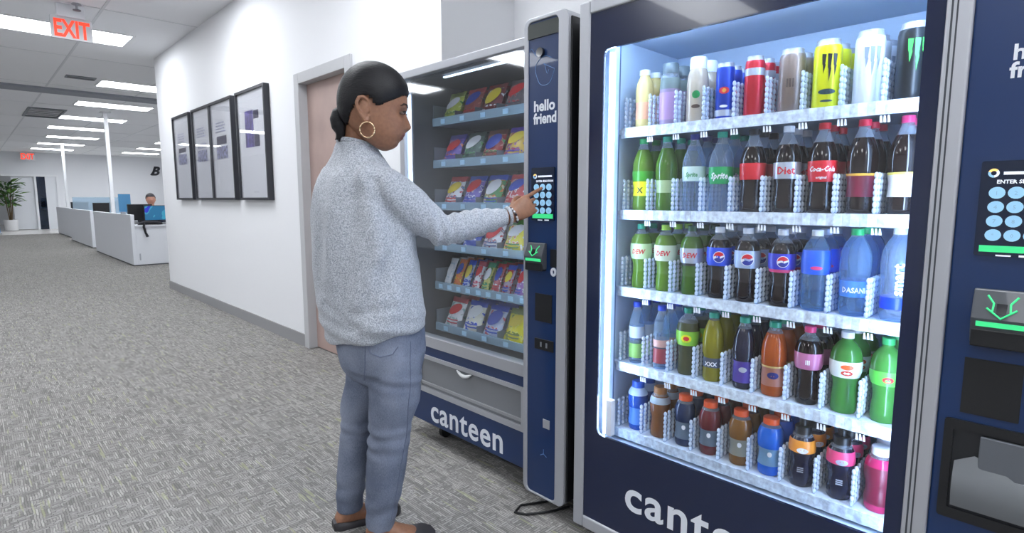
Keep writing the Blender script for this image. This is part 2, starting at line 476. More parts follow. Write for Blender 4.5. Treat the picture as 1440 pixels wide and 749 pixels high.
# ------------------------------------------------------------------ picture frames
PUR = pm('purple_print', (92, 84, 140), 0.5, speck=0.35, sscale=24)
PGR = pm('grey_print', (128, 130, 158), 0.5, speck=0.45, sscale=30)
DK = pm('dark_print', (60, 58, 84), 0.5, speck=0.3, sscale=30)
SHEET = pm('white_mat_board', (226, 228, 236), 0.25)
FRAME = pm('black_frame', (44, 45, 52), 0.35)
frames = [(7.84, 7.13, 'leftmost of the four framed posters, farthest along the white wall'),
          (7.04, 6.40, 'second framed poster from the left with two small grey pictures'),
          (6.42, 5.73, 'third framed poster from the left with text above grey pictures'),
          (5.62, 4.92, 'rightmost framed poster with a tall purple collage, nearest the door')]
for i, (ya, yb, lab) in enumerate(frames):
    p = root('picture_frame', (XW, (ya + yb) / 2, 1.19), lab, 'picture frame', 'framed posters on the white wall')
    z0, z1, x0 = 1.19, 2.165, XW - 0.05
    if i < 3: ya -= 0.01; yb += 0.01
    t = 0.022
    part('frame', MB().box(x0, XW, ya - t, ya, z0, z1).box(x0, XW, yb, yb + t, z0, z1).box(x0, XW, yb + t, ya - t, z0, z0 + t).box(x0, XW, yb + t, ya - t, z1 - t, z1), FRAME, p)
    s = part('poster', MB().box(x0 + 0.018, XW, yb + t, ya - t, z0 + t, z1 - t), SHEET, p)
    q = MB(); x = x0 + 0.0175; W = ya - yb; ym = (ya + yb) / 2
    if i == 3:
        q.box(x - 0.001, x, ym + 0.16, ym - 0.04, 1.66, 1.98)
        part('print', q, PUR, s)
        part('print', MB().box(x - 0.001, x, ym - 0.05, ym - 0.17, 1.66, 1.78), DK, s)
        part('print', MB().box(x - 0.001, x, ym - 0.05, ym - 0.17, 1.90, 1.97), DK, s)
        part('print', MB().box(x - 0.001, x, ym - 0.05, ym - 0.17, 1.79, 1.89), SHEET, s)
    else:
        part('print', MB().box(x - 0.001, x, ym + 0.19, ym - 0.14, 1.60, 1.72), PGR, s)
        part('print', MB().box(x - 0.001, x, ym + 0.17, ym - 0.12, 1.74, 1.79 + 0.03 * (i == 2)), DK if i != 1 else PGR, s)
        ln = MB()
        for k in range(4): ln.box(x - 0.001, x, ym + 0.19, ym - 0.1 + 0.03 * (k % 2), 1.86 + 0.028 * k, 1.872 + 0.028 * k)
        part('text_lines', ln, PGR, s)
    part('caption', MB().box(x - 0.001, x, ym + 0.02, ym - 0.10, 1.255, 1.27), pm('faint_print', (186, 188, 198), 0.5), s)
    part('glazing', MB().box(x - 0.004, x - 0.002, yb + t, ya - t, z0 + t, z1 - t), glassy('picture_glazing', base=0.02, rough=0.02), p)

# ------------------------------------------------------------------ helpers for machine fronts (faces that look towards -x)
def rrect(y0, y1, z0, z1, r, n=5):
    """rounded rectangle in (y, z), y0 > y1 (left to right as seen), counter-clockwise seen from -x"""
    out = []
    for (cy, cz, st) in ((y1 + r, z0 + r, 270), (y1 + r, z1 - r, 180), (y0 - r, z1 - r, 90), (y0 - r, z0 + r, 0)):
        for k in range(n + 1):
            a = math.radians(st - 90 * k / n)
            out.append((cy + r * math.cos(a), cz + r * math.sin(a)))
    return out
def ring_panel(mb, outer, inner, x0, x1, mi=0):
    """flat frame between two loops with the same number of points, thickness x0..x1"""
    n = len(outer)
    vs = [(x0, *p) for p in outer] + [(x0, *p) for p in inner] + [(x1, *p) for p in outer] + [(x1, *p) for p in inner]
    fs = []
    for k in range(n):
        j = (k + 1) % n
        fs += [(k, j, n + j, n + k), (2 * n + k, 3 * n + k, 3 * n + j, 2 * n + j), (k, 2 * n + k, 2 * n + j, j), (n + k, n + j, 3 * n + j, 3 * n + k)]
    return mb.add(vs, fs, mi)
def disc(mb, x, y, z, r, t=0.001, n=18, mi=0, ry=None):
    ry = ry or r
    return mb.prism([(y + ry * math.cos(2 * PI * k / n), z + r * math.sin(2 * PI * k / n)) for k in range(n)], 'x', x - t, x, mi)

KEYLIT = pm('lit_key', (150, 196, 226), 0.4, emit=(150, 205, 245), power=0.16)
GREENLIT = pm('lit_green', (60, 200, 130), 0.4, emit=(60, 225, 130), power=0.28)
SCREENLIT = pm('screen_glass', (16, 26, 46), 0.12, emit=(10, 24, 50), power=0.15)
LITTEXT = pm('screen_text', (235, 240, 250), 0.4, emit=(225, 235, 250), power=0.2)

def touch_screen(parent, x, y0, y1, z0, z1, cols, rows, kr, kry, grn, logo=None):
    s = part('touch_screen', MB().prism(rrect(y0, y1, z0, z1, 0.004, 2), 'x', x - 0.006, x), SCREENLIT, parent)
    xf = x - 0.006
    n = 0
    sy = '123456789*0#'
    for rz in rows:
        for cy in cols:
            kb = disc(MB(), xf, cy, rz, kr, 0.0012, 18, 0, kry)
            q = len(kb.f)
            text_on_front(kb, sy[n], cy + kr * 0.28, rz - kr * 0.38, xf - 0.0012, kr * 1.0, ext=0.0003, res=1)
            kb.m[q:] = [1] * (len(kb.f) - q)
            part('key', kb, [KEYLIT, pm('key_digit', (140, 180, 212), 0.5)], s)
            n += 1
    part('confirm_bar', MB().box(xf - 0.0012, xf, grn[0], grn[1], grn[2], grn[3]), GREENLIT, s)
    w = abs(y0 - y1)
    tt = MB()
    text_on_front(tt, 'ENTER SELECTION', y0 - w * 0.22, rows[0] + kr * 1.55, xf - 0.0006, w * 0.088, ext=0.0004, bold=0.0003, res=1)
    part('prompt_text', tt, LITTEXT, s)
    part('heading_strip', MB().box(xf - 0.001, xf, y0 - w * 0.3, y0 - w * 0.9, rows[0] + kr * 3.0, rows[0] + kr * 3.5), LITTEXT, s)
    part('footer_mark', MB().box(xf - 0.001, xf, y0 - w * 0.3, y0 - w * 0.5, grn[2] - 0.008, grn[2] - 0.005), LITTEXT, s)
    part('footer_mark', MB().box(xf - 0.001, xf, y0 - w * 0.6, y0 - w * 0.78, grn[2] - 0.008, grn[2] - 0.004), LITTEXT, s)
    lg = MB()
    cy, cz, R = y0 - w * 0.17, rows[0] + kr * 3.3, kr * 0.75
    for (a0, a1, mi) in ((20, 140, 0), (140, 260, 1), (260, 380, 2)):
        pts = [(cy + R * math.cos(math.radians(a0 + (a1 - a0) * k / 6)), cz + R * math.sin(math.radians(a0 + (a1 - a0) * k / 6))) for k in range(7)]
        pts += [(cy + R * .5 * math.cos(math.radians(a1 - (a1 - a0) * k / 6)), cz + R * .5 * math.sin(math.radians(a1 - (a1 - a0) * k / 6))) for k in range(7)]
        lg.prism(pts, 'x', xf - 0.001, xf, mi)
    part('screen_logo', lg, [pm('logo_amber', (240, 200, 120), 0.4, emit=(240, 190, 100), power=0.5), LITTEXT, KEYLIT], s)
    return s

def bill_slot(parent, x, y0, y1, z0, z1):
    h = z1 - z0
    zc = z0 + h * 0.48
    b = part('bill_acceptor', MB().prism([(x - 0.012, z1), (x, z1), (x, z0), (x - 0.018, z0), (x - 0.03, zc - 0.012), (x - 0.032, zc)], 'y', y1, y0), pm('smoked_plastic', (66, 70, 76), 0.4, coat=0.15), parent, bevel=0.003)
    w = y0 - y1
    yc = (y0 + y1) / 2
    part('slot_light', MB().box(x - 0.0325, x - 0.02, y0 - w * 0.1, y1 + w * 0.05, zc - 0.016, zc - 0.006), GREENLIT, b)
    part('lower_lip', MB().box(x - 0.028, x, y0 - w * .02, y1 + w * .02, z0 - 0.006, zc - 0.022), BLACK, b, bevel=0.003)
    # green arrow outline on the sloping face
    def S(a, t):  # a: across (-1..1), t: 0 at the lower edge .. 1 top
        return (x - 0.033 + 0.02 * t, yc - a * w * 0.25, zc + 0.004 + (z1 - zc - 0.008) * t)
    pts = [S(-1, .85), S(-.55, .55), S(-.6, .2), S(-1, .35), S(0, -.02), S(1, .35), S(.6, .2), S(.55, .55), S(1, .85)]
    part('arrow', MB().tube(pts, w * 0.022, 5), GREENLIT, b)
    part('slot_mouth', MB().add([S(-.35, .55), S(.35, .55), S(.3, .15), S(-.3, .15)], [(0, 1, 2, 3)]), BLACKGLOSS, b)
    return b

# ------------------------------------------------------------------ drinks cooler
CX = 1.48
LINER = pm('cooler_liner', (208, 226, 246), 0.45)
LED = pm('cooler_led', (255, 255, 255), 0.5, emit=(186, 216, 255), power=LED_POWER)
cm = root('drinks_vending_machine', (1.93, 0.55, 0), 'tall navy glass-front vending machine lit blue and full of bottled drinks', 'vending machine')
body = MB()
body.box(1.555, 2.40, 1.205, 1.165, 0.06, 1.815).box(1.555, 2.40, 0.235, -0.12, 0.06, 1.815)
body.box(1.555, 2.40, 1.165, 0.235, 1.745, 1.815).box(1.555, 2.40, 1.165, 0.235, 0.06, 0.33).box(2.30, 2.40, 1.165, 0.235, 0.33, 1.745)
part('cabinet', body, BLACK, cm, bevel=0.004)
ln = MB().box(1.56, 2.28, 1.165, 1.150, 0.33, 1.745).box(1.56, 2.28, 0.25, 0.235, 0.33, 1.745).box(1.56, 2.30, 1.150, 0.25, 1.725, 1.745).box(1.56, 2.30, 1.150, 0.25, 0.33, 0.352).box(1.99, 2.30, 1.150, 0.25, 0.352, 1.725)
part('liner', ln, LINER, cm)
for (fx, fy) in ((1.62, 1.14), (1.62, -0.05), (2.33, 1.14), (2.33, -0.05)):
    part('leveling_foot', MB().lathe([(0.026, 0), (0.026, 0.012), (0.01, 0.02), (0.01, 0.06)], 12, (fx, fy, 0)), BLACK, cm, True)
door = MB()
door.box(CX, 1.552, 1.214, 1.172, 0.045, 1.825).box(CX, 1.552, 1.172, 0.247, 0.045, 0.088).box(CX, 1.552, 1.172, 0.247, 1.785, 1.825).box(CX - 0.006, 1.552, 0.247, 0.2015, 0.045, 1.825)
df = part('door_frame', door, SILVER, cm, bevel=0.005)
part('door_groove', MB().box(CX - 0.0065, CX - 0.004, 0.238, 0.2345, 0.05, 1.82).box(CX - 0.0065, CX - 0.004, 0.229, 0.226, 0.05, 1.82), DARKGREY, df)
N_ = 5
ring_o = rrect(1.172, 0.247, 0.088, 1.785, 0.0005, N_)
ring_i = rrect(1.119, 0.282, 0.402, 1.667, 0.022, N_)
part('printed_border', ring_panel(MB(), ring_o, ring_i, CX + 0.006, CX + 0.016), NAVY_GLASS, cm)
part('glass_pane', MB().box(CX + 0.017, CX + 0.021, 1.165, 0.25, 0.36, 1.72), PANE, cm)
tm = MB()
text_on_front(tm, 'canteen', 1.001, 0.188, CX + 0.006, 0.150, bold=0.0028, ext=0.0008, res=6, sp=1.10, xs=1.06)
CANTEEN_C = part('lettering', tm, LETTER, cm); CANTEEN_C['label'] = 'white lower-case maker lettering on the navy panel'
# light strips and hinge-side column inside the door
part('light_strip', MB().box(1.512, 1.53, 1.112, 1.105, 0.40, 1.66), LED, cm)
part('light_strip', MB().box(1.53, 1.545, 0.282, 0.266, 0.40, 1.70), LED, cm)
part('light_strip', MB().box(1.53, 1.545, 1.09, 0.30, 1.705, 1.72), LED, cm)
part('door_column', MB().box(1.535, 1.56, 1.135, 1.108, 0.36, 1.72), pm('pale_blue_plastic', (190, 212, 240), 0.3), cm, bevel=0.003)
part('shelf_rail', MB().box(1.575, 1.59, 1.142, 1.126, 0.36, 1.72), pm('steel_blue_rail', (84, 108, 146), 0.4, metal=0.4), cm)
part('latch_block', MB().box(1.505, 1.53, 1.099, 1.075, 0.40, 0.525), WHITE, cm, bevel=0.003)
# shelves with lane dividers and price tags
SHZ = [1.431, 1.161, 0.899, 0.635, 0.395]
LANES = [1.071 - 0.0922 * k for k in range(9)]
DECK = pm('shelf_white', (210, 222, 236), 0.4)
LIP = pm('shelf_lip_plastic', (206, 218, 234), 0.3, speck=0.12, sscale=70)
RIB = glassy('clear_rib', tint=(245, 250, 255), body=(240, 247, 255), base=0.45, rough=0.08, diffuse=True)
PLATE = glassy('clear_divider', tint=(245, 250, 255), body=(225, 238, 255), base=0.10, rough=0.1, diffuse=True)
TAGM = pm('tag_white', (240, 244, 250), 0.4)
dvm = MB()   # one clear ribbed divider, origin at its front foot
dvm.box(0.0, 0.30, -0.001, 0.001, 0.002, 0.012)
dvm.box(0.0, 0.135, -0.0010, 0.0010, 0.006, 0.10)
q = len(dvm.f)
for k in range(6):
    x = 0.004 + 0.025 * k
    for j in range(7):   # beaded clear ribs
        dvm.ellipsoid((x, 0, 0.012 + 0.0145 * j), (0.0062, 0.0052, 0.0078), 8, 5)
dvm.m[q:] = [1] * (len(dvm.f) - q)
dv_me = dvm.mesh('lane_divider', [PLATE, RIB], smooth=True)
tgm = MB()
for k in (-1, 0, 1):
    tgm.prism([(k * 0.008 + 0.003, -0.012), (k * 0.008 - 0.003, -0.012), (k * 0.008 - 0.0005, 0.004), (k * 0.008 + 0.003, 0.004)], 'x', -0.002, 0)
tg_me = tgm.mesh('price_tag', TAGM)
for si, z in enumerate(SHZ):
    sh = part('shelf', MB().box(1.606, 1.985, 1.148, 0.252, z - 0.014, z - 0.002), DECK, cm)
    lip = MB()
    n = 46
    pts = []
    for k in range(n + 1):
        y = 1.125 - (1.125 - 0.256) * k / n
        pts.append((1.598 - 0.003 * (k % 2), y))
    pts += [(1.606, 0.256), (1.606, 1.125)]
    lip.prism(pts, 'z', z - 0.030, z + 0.002)
    part('shelf_lip', lip, LIP, sh)
    dv = []
    for k in range(10):
        y = LANES[0] + 0.0461 - 0.0922 * k
        o = link('lane_divider', dv_me, sh)
        o.location = (1.607 - 1.93, y - 0.55, z - 0.002)
    for k in range(9):
        if si == 4: break
        o = link('price_tag', tg_me, sh)
        o.location = (1.599 - 1.93, LANES[k] - 0.058 - 0.55, z - 0.037)
# control column
part('control_panel', MB().box(CX + 0.004, 1.552, 0.2015, -0.12, 0.045, 1.825), NAVY, cm, bevel=0.004)
touch_screen(cm, CX + 0.004, 0.166, 0.05, 1.086, 1.275, (0.1385, 0.1095, 0.0805), (1.212, 1.184, 1.156, 1.128), 0.0118, 0.0128, (0.158, 0.056, 1.094, 1.107))
bill_slot(cm, CX + 0.004, 0.158, 0.065, 0.908, 1.019)
part('card_plate', MB().box(CX + 0.001, CX + 0.004, 0.163, 0.070, 0.752, 0.871), pm('matt_black', (18, 19, 22), 0.6), cm)
tr = MB(); ring_panel(tr, rrect(0.186, -0.02, 0.515, 0.735, 0.006, 4), rrect(0.170, -0.004, 0.538, 0.715, 0.004, 4), CX - 0.004, CX + 0.008)
ct = part('coin_tray', tr, BLACK, cm)
part('tray_back', MB().box(CX + 0.003, CX + 0.0035, 0.172, -0.006, 0.536, 0.717), pm('tray_dark', (30, 32, 36), 0.5), ct)
sc = MB()
rg = []
for k in range(9):
    t = k / 8
    rg.append([(CX - 0.001 - 0.016 * math.sin(PI * t * 0.9 + 0.2), 0.164 - 0.165 * u, 0.545 + 0.10 * t + (0.02 * math.sin(u * 7) if k == 8 else 0)) for u in (0, 0.2, 0.4, 0.6, 0.8, 1.0)])
sc.loft(rg, cap=False, closed=False)
part('coin_scoop', sc, glassy('smoked_clear', tint=(170, 175, 180), body=(190, 195, 200), base=0.3, rough=0.2, diffuse=True), ct, True)
part('coin_chute', MB().box(CX - 0.006, CX + 0.003, 0.125, 0.03, 0.63, 0.71), pm('chute_grey', (92, 96, 102), 0.35), ct, bevel=0.002)
tm = MB(); text_on_front(tm, 'hello', 0.1365, 1.468, CX + 0.004, 0.041, bold=0.0011, res=4); text_on_front(tm, 'friend', 0.1385, 1.434, CX + 0.004, 0.041, bold=0.0011, res=4)
part('greeting_lettering', tm, LETTER, cm)

# ------------------------------------------------------------------ drinks
def liquid(name, col, base=0.62):
    return glassy('liquid_' + name, tint=col, body=col, base=base, rough=0.08, diffuse=True, fres=1.0, ior=1.33)
CLEAR = glassy('clear_bottle', tint=(236, 242, 248), body=(225, 235, 248), base=0.16, rough=0.05, diffuse=True)
PROF = {
 'soda':  [(0.020, 0.002), (0.029, 0.0), (0.0325, 0.008), (0.0335, 0.03), (0.031, 0.062), (0.0305, 0.08), (0.0345, 0.105), (0.0355, 0.13), (0.0345, 0.155), (0.029, 0.177), (0.0205, 0.198), (0.0145, 0.213), (0.0125, 0.219), (0.0125, 0.236)],
 'dew':   [(0.020, 0.002), (0.027, 0.0), (0.030, 0.008), (0.029, 0.035), (0.0265, 0.066), (0.028, 0.085), (0.0355, 0.112), (0.0365, 0.135), (0.0355, 0.155), (0.031, 0.172), (0.0215, 0.186), (0.0135, 0.194), (0.0125, 0.200), (0.0125, 0.214)],
 'water': [(0.020, 0.002), (0.028, 0.0), (0.0325, 0.008), (0.0335, 0.02), (0.032, 0.03), (0.0335, 0.04), (0.032, 0.05), (0.0335, 0.06), (0.033, 0.095), (0.036, 0.115), (0.0365, 0.14), (0.034, 0.162), (0.026, 0.182), (0.0165, 0.197), (0.0125, 0.204), (0.0125, 0.216)],
 'tea':   [(0.018, 0.002), (0.025, 0.0), (0.0285, 0.008), (0.0285, 0.06), (0.027, 0.075), (0.0315, 0.095), (0.0320, 0.125), (0.029, 0.155), (0.022, 0.178), (0.0155, 0.192), (0.0135, 0.198), (0.0135, 0.213)],
 'slim':  [(0.016, 0.002), (0.022, 0.0), (0.025, 0.008), (0.0255, 0.05), (0.0245, 0.075), (0.0265, 0.10), (0.0265, 0.13), (0.024, 0.152), (0.0175, 0.175), (0.0125, 0.19), (0.012, 0.196), (0.012, 0.210)],
 'sport': [(0.020, 0.002), (0.027, 0.0), (0.0305, 0.006), (0.0305, 0.035), (0.0285, 0.05), (0.0285, 0.07), (0.0335, 0.088), (0.0345, 0.11), (0.0325, 0.130), (0.0245, 0.147), (0.0195, 0.152), (0.0195, 0.166)],
 'can':   [(0.022, 0.003), (0.026, 0.0), (0.0325, 0.010), (0.0328, 0.150), (0.031, 0.160), (0.0268, 0.170), (0.0275, 0.175), (0.0255, 0.1755), (0.0245, 0.171)],
 'slimcan': [(0.018, 0.003), (0.021, 0.0), (0.0262, 0.009), (0.0263, 0.136), (0.0248, 0.145), (0.0215, 0.153), (0.022, 0.157), (0.0205, 0.1572), (0.0195, 0.154)],
 'jar':   [(0.020, 0.002), (0.028, 0.0), (0.032, 0.008), (0.0325, 0.12), (0.030, 0.145), (0.024, 0.165), (0.0225, 0.172), (0.0225, 0.19)],
 'juice': [(0.018, 0.002), (0.025, 0.0), (0.028, 0.008), (0.0275, 0.05), (0.026, 0.07), (0.0285, 0.095), (0.0285, 0.125), (0.025, 0.148), (0.0185, 0.164), (0.016, 0.168), (0.016, 0.186)],
}
def rad_at(prof, z):
    for (r0, z0), (r1, z1) in zip(prof[1:], prof[2:]):
        if z0 <= z <= z1: return r0 + (r1 - r0) * (z - z0) / max(1e-6, z1 - z0)
    return prof[-1][0]
TURN = math.radians(14)
def wrapv(vs, prof, zc, turn=TURN, lift=0.0011):
    out = []
    for v in vs:
        z = zc + v[1]
        r = rad_at(prof, z) + lift + v[2]
        ph = v[0] / r + turn
        out.append((-r * math.cos(ph), -r * math.sin(ph), z))
    return out
def flat_poly(pts):
    """outline cut into narrow upright strips so that it can be bent round a bottle"""
    bm = bmesh.new()
    bm.faces.new([bm.verts.new((p[0], p[1], 0.0)) for p in pts])
    x0, x1 = min(p[0] for p in pts), max(p[0] for p in pts)
    n = max(2, int((x1 - x0) / 0.004))
    for k in range(1, n):
        bmesh.ops.bisect_plane(bm, geom=bm.verts[:] + bm.edges[:] + bm.faces[:], plane_co=(x0 + (x1 - x0) * k / n, 0, 0), plane_no=(1, 0, 0), dist=1e-7)
    bm.verts.index_update()
    out = [tuple(v.co) for v in bm.verts], [tuple(v.index for v in f.verts) for f in bm.faces]
    bm.free()
    return out
def claw(h, w):
    """three jagged vertical strokes"""
    vs, fs = [], []
    for k, (x, l) in enumerate(((-1, 0.72), (0, 1.0), (1, 0.8))):
        o = len(vs)
        x *= w
        top, bot = h / 2, h / 2 - h * l
        vs += [(x - w * .42, top, 0), (x + w * .36, top * .96, 0), (x + w * .2, (top + bot) / 2, 0), (x + w * .3, (top + bot) / 2 - h * .04, 0), (x - w * .05, bot, 0), (x - w * .2, (top + bot) / 2 - h * .05, 0), (x - w * .32, (top + bot) / 2, 0)]
        fs += [tuple(range(o, o + 7))]
    return vs, fs
def emblem_disc(r):
    """red upper, blue lower field split by a white wave"""
    def arc(a0, a1, n=8): return [(r * math.cos(math.radians(a0 + (a1 - a0) * k / n)), r * math.sin(math.radians(a0 + (a1 - a0) * k / n))) for k in range(n + 1)]
    wave_u = [(-r * .98, r * .05), (-r * .4, r * .28), (r * .3, r * .12), (r * .97, r * .38)]
    wave_l = [(-r * .9, -r * .42), (-r * .3, -r * .10), (r * .3, -r * .28), (r * .98, r * .05)]
    full = [(1.12 * x, 1.12 * y) for x, y in arc(0, 360, 20)][:-1]
    red = arc(22, 176) + wave_u
    blue = arc(205, 363) + list(reversed(wave_l))
    return full, red, blue

def make_drink(name, label, d):
    prof = [(r, z * d.get('h', 1.0)) for r, z in PROF[d['kind']]]
    if d.get('fat'): prof = [(r * d['fat'], z) for r, z in prof]
    t = link(name, None); t.empty_display_size = 0.03
    tag(t, label, d['cat'], None)
    top = prof[-1][1]
    fill = d.get('fill', 0.86) * top
    lm = d['liq']
    # split the profile at the fill line and the label edges so the label shape follows
    zs = sorted(set([fill] + [q for l in d.get('bands', []) for q in l[:2]]))
    pf = list(prof)
    for z in zs:
        if all(abs(z - q[1]) > 5e-4 for q in pf) and prof[1][1] < z < top:
            pf.append((rad_at(prof, z), z))
    head = pf[:1]; pf = head + sorted(pf[1:], key=lambda q: q[1]) if d['kind'] not in ('can', 'slimcan') else pf
    can = d['kind'] in ('can', 'slimcan')
    if can:
        zt = prof[-5][1]
        b = MB().lathe(prof, 20, mif=lambda z: 1 if z > zt else 0)
        sub('can_body', b.mesh('can_body', [lm, SILVER], smooth=True), t)
        tb = MB().tube([(-0.006, 0, top - 0.002), (0.008, 0, top - 0.001)], 0.004, 6)
        sub('pull_tab', tb.mesh('pull_tab', SILVER), t)
    else:
        b = MB().lathe(pf, 28, mif=lambda z: 0 if z < fill else 1)
        sub('bottle_body', b.mesh('bottle_body', [lm, d.get('clear', CLEAR)], smooth=True), t)
        cr = prof[-1][0] + 0.0022
        ch = d.get('caph', 0.016)
        cp = MB().lathe([(cr, top - ch * .85), (cr, top + ch * .12), (cr * .9, top + ch * .22)], 18)
        if d.get('nozzle'):
            cp.lathe([(cr * .45, top + ch * .2), (cr * .5, top + ch * .9), (cr * .35, top + ch * 1.1)], 12)
        sub('cap', cp.mesh('cap', d['cap'], smooth=True), t)
    lo = None
    for (z0, z1, mat) in d.get('bands', []):
        zz = [z0] + [q[1] for q in prof if z0 < q[1] < z1] + [z1]
        m = MB().lathe([(rad_at(prof, z) + 0.0007, z) for z in zz], 28, cap=False)
        lo = sub('label_band', m.mesh('label_band', mat, smooth=True), t)
    for mk in d.get('marks', []):
        kind, zc, size, mat = mk[:4]
        host = lo or t
        if kind == 'text':
            vs, fs = text_data(mk[4], size, bold=size * 0.03, ext=0.0, res=1, align='CENTER', xs=mk[5] if len(mk) > 5 else 1.0, shear=mk[6] if len(mk) > 6 else 0)
            m = MB().add(wrapv(vs, prof, zc), fs); sub('lettering', m.mesh('lettering', mat), host)
        elif kind == 'vtext':
            vs, fs = text_data(mk[4], size, bold=size * 0.03, ext=0.0, res=1, align='CENTER')
            vs = [(-v[1] + size * .35, v[0], v[2]) for v in vs]
            m = MB().add(wrapv(vs, prof, zc), fs); sub('lettering', m.mesh('lettering', mat), host)
        elif kind == 'claw':
            vs, fs = claw(size, size * 0.19)
            m = MB().add(wrapv(vs, prof, zc, math.radians(26)), fs); sub('claw_mark', m.mesh('claw_mark', mat), host)
        elif kind == 'globe':
            full, red, blue = emblem_disc(size)
            m = MB()
            for k, pts in enumerate((full, red, blue)):
                vs, fs = flat_poly(pts)
                m.add(wrapv(vs, prof, zc, math.radians(24), 0.0011 + 0.0004 * k), fs, k)
            sub('round_emblem', m.mesh('round_emblem', mat), host)
        elif kind == 'spot':
            vs, fs = flat_poly([(size * mk[4] * math.cos(2 * PI * k / 14), size * math.sin(2 * PI * k / 14)) for k in range(14)])
            m = MB().add(wrapv(vs, prof, zc, math.radians(20)), fs); sub('printed_spot', m.mesh('printed_spot', mat), host)
    return t

def C(n, c, rough=0.35, metal=0.0): return pm('ink_' + n, c, rough, metal)
red, white, blue, green = C('red', (205, 24, 40)), C('white', (238, 240, 244)), C('blue', (20, 60, 190)), C('green', (20, 140, 70))
black, pink, orange, navy = C('black', (18, 18, 22)), C('pink', (222, 60, 120)), C('orange', (236, 92, 40)), C('navy', (24, 34, 110))
lime, yellow, purple, silver = C('lime', (150, 200, 50)), C('yellow', (228, 222, 30)), C('purple', (78, 58, 150)), C('silver_ink', (186, 194, 206), 0.3, 0.4)
teal, maroon, gold, paleg = C('teal', (30, 150, 120)), C('maroon', (110, 24, 48)), C('gold', (222, 170, 60)), C('pale_green', (196, 220, 170))
L_cola, L_dew, L_dew2, L_water = liquid('cola', (22, 11, 10), .88), liquid('lime', (112, 152, 52)), liquid('deep_lime', (84, 126, 44)), liquid('water', (205, 226, 246), .14)
L_bluew, L_tea, L_olive, L_dark = liquid('blue_water', (158, 200, 236), .2), liquid('amber', (196, 92, 30)), liquid('olive', (158, 150, 28)), liquid('dark_tea', (28, 30, 52), .85)
L_green, L_red, L_blue, L_amber = liquid('bright_green', (76, 148, 66)), liquid('dark_red', (110, 26, 34), .75), liquid('sky_blue', (20, 110, 225), .75), liquid('brown_amber', (140, 92, 30), .7)
L_gdark, L_yel, L_milk, L_pk = liquid('ink_blue', (22, 44, 84), .8), liquid('juice_yellow', (238, 214, 140), .8), liquid('milk_coffee', (196, 180, 158), .9), liquid('purple_drink', (170, 150, 180), .8)
L_brown, L_mag, L_sg, L_bl2 = liquid('brown', (120, 72, 34), .8), liquid('magenta', (190, 40, 96), .8), liquid('smoke_green', (88, 92, 60), .6), liquid('deep_blue', (24, 74, 160), .75)
B, K, G_ = 'bottle', 'can', 'bottle'
def S(**k): k.setdefault('cat', B); return k
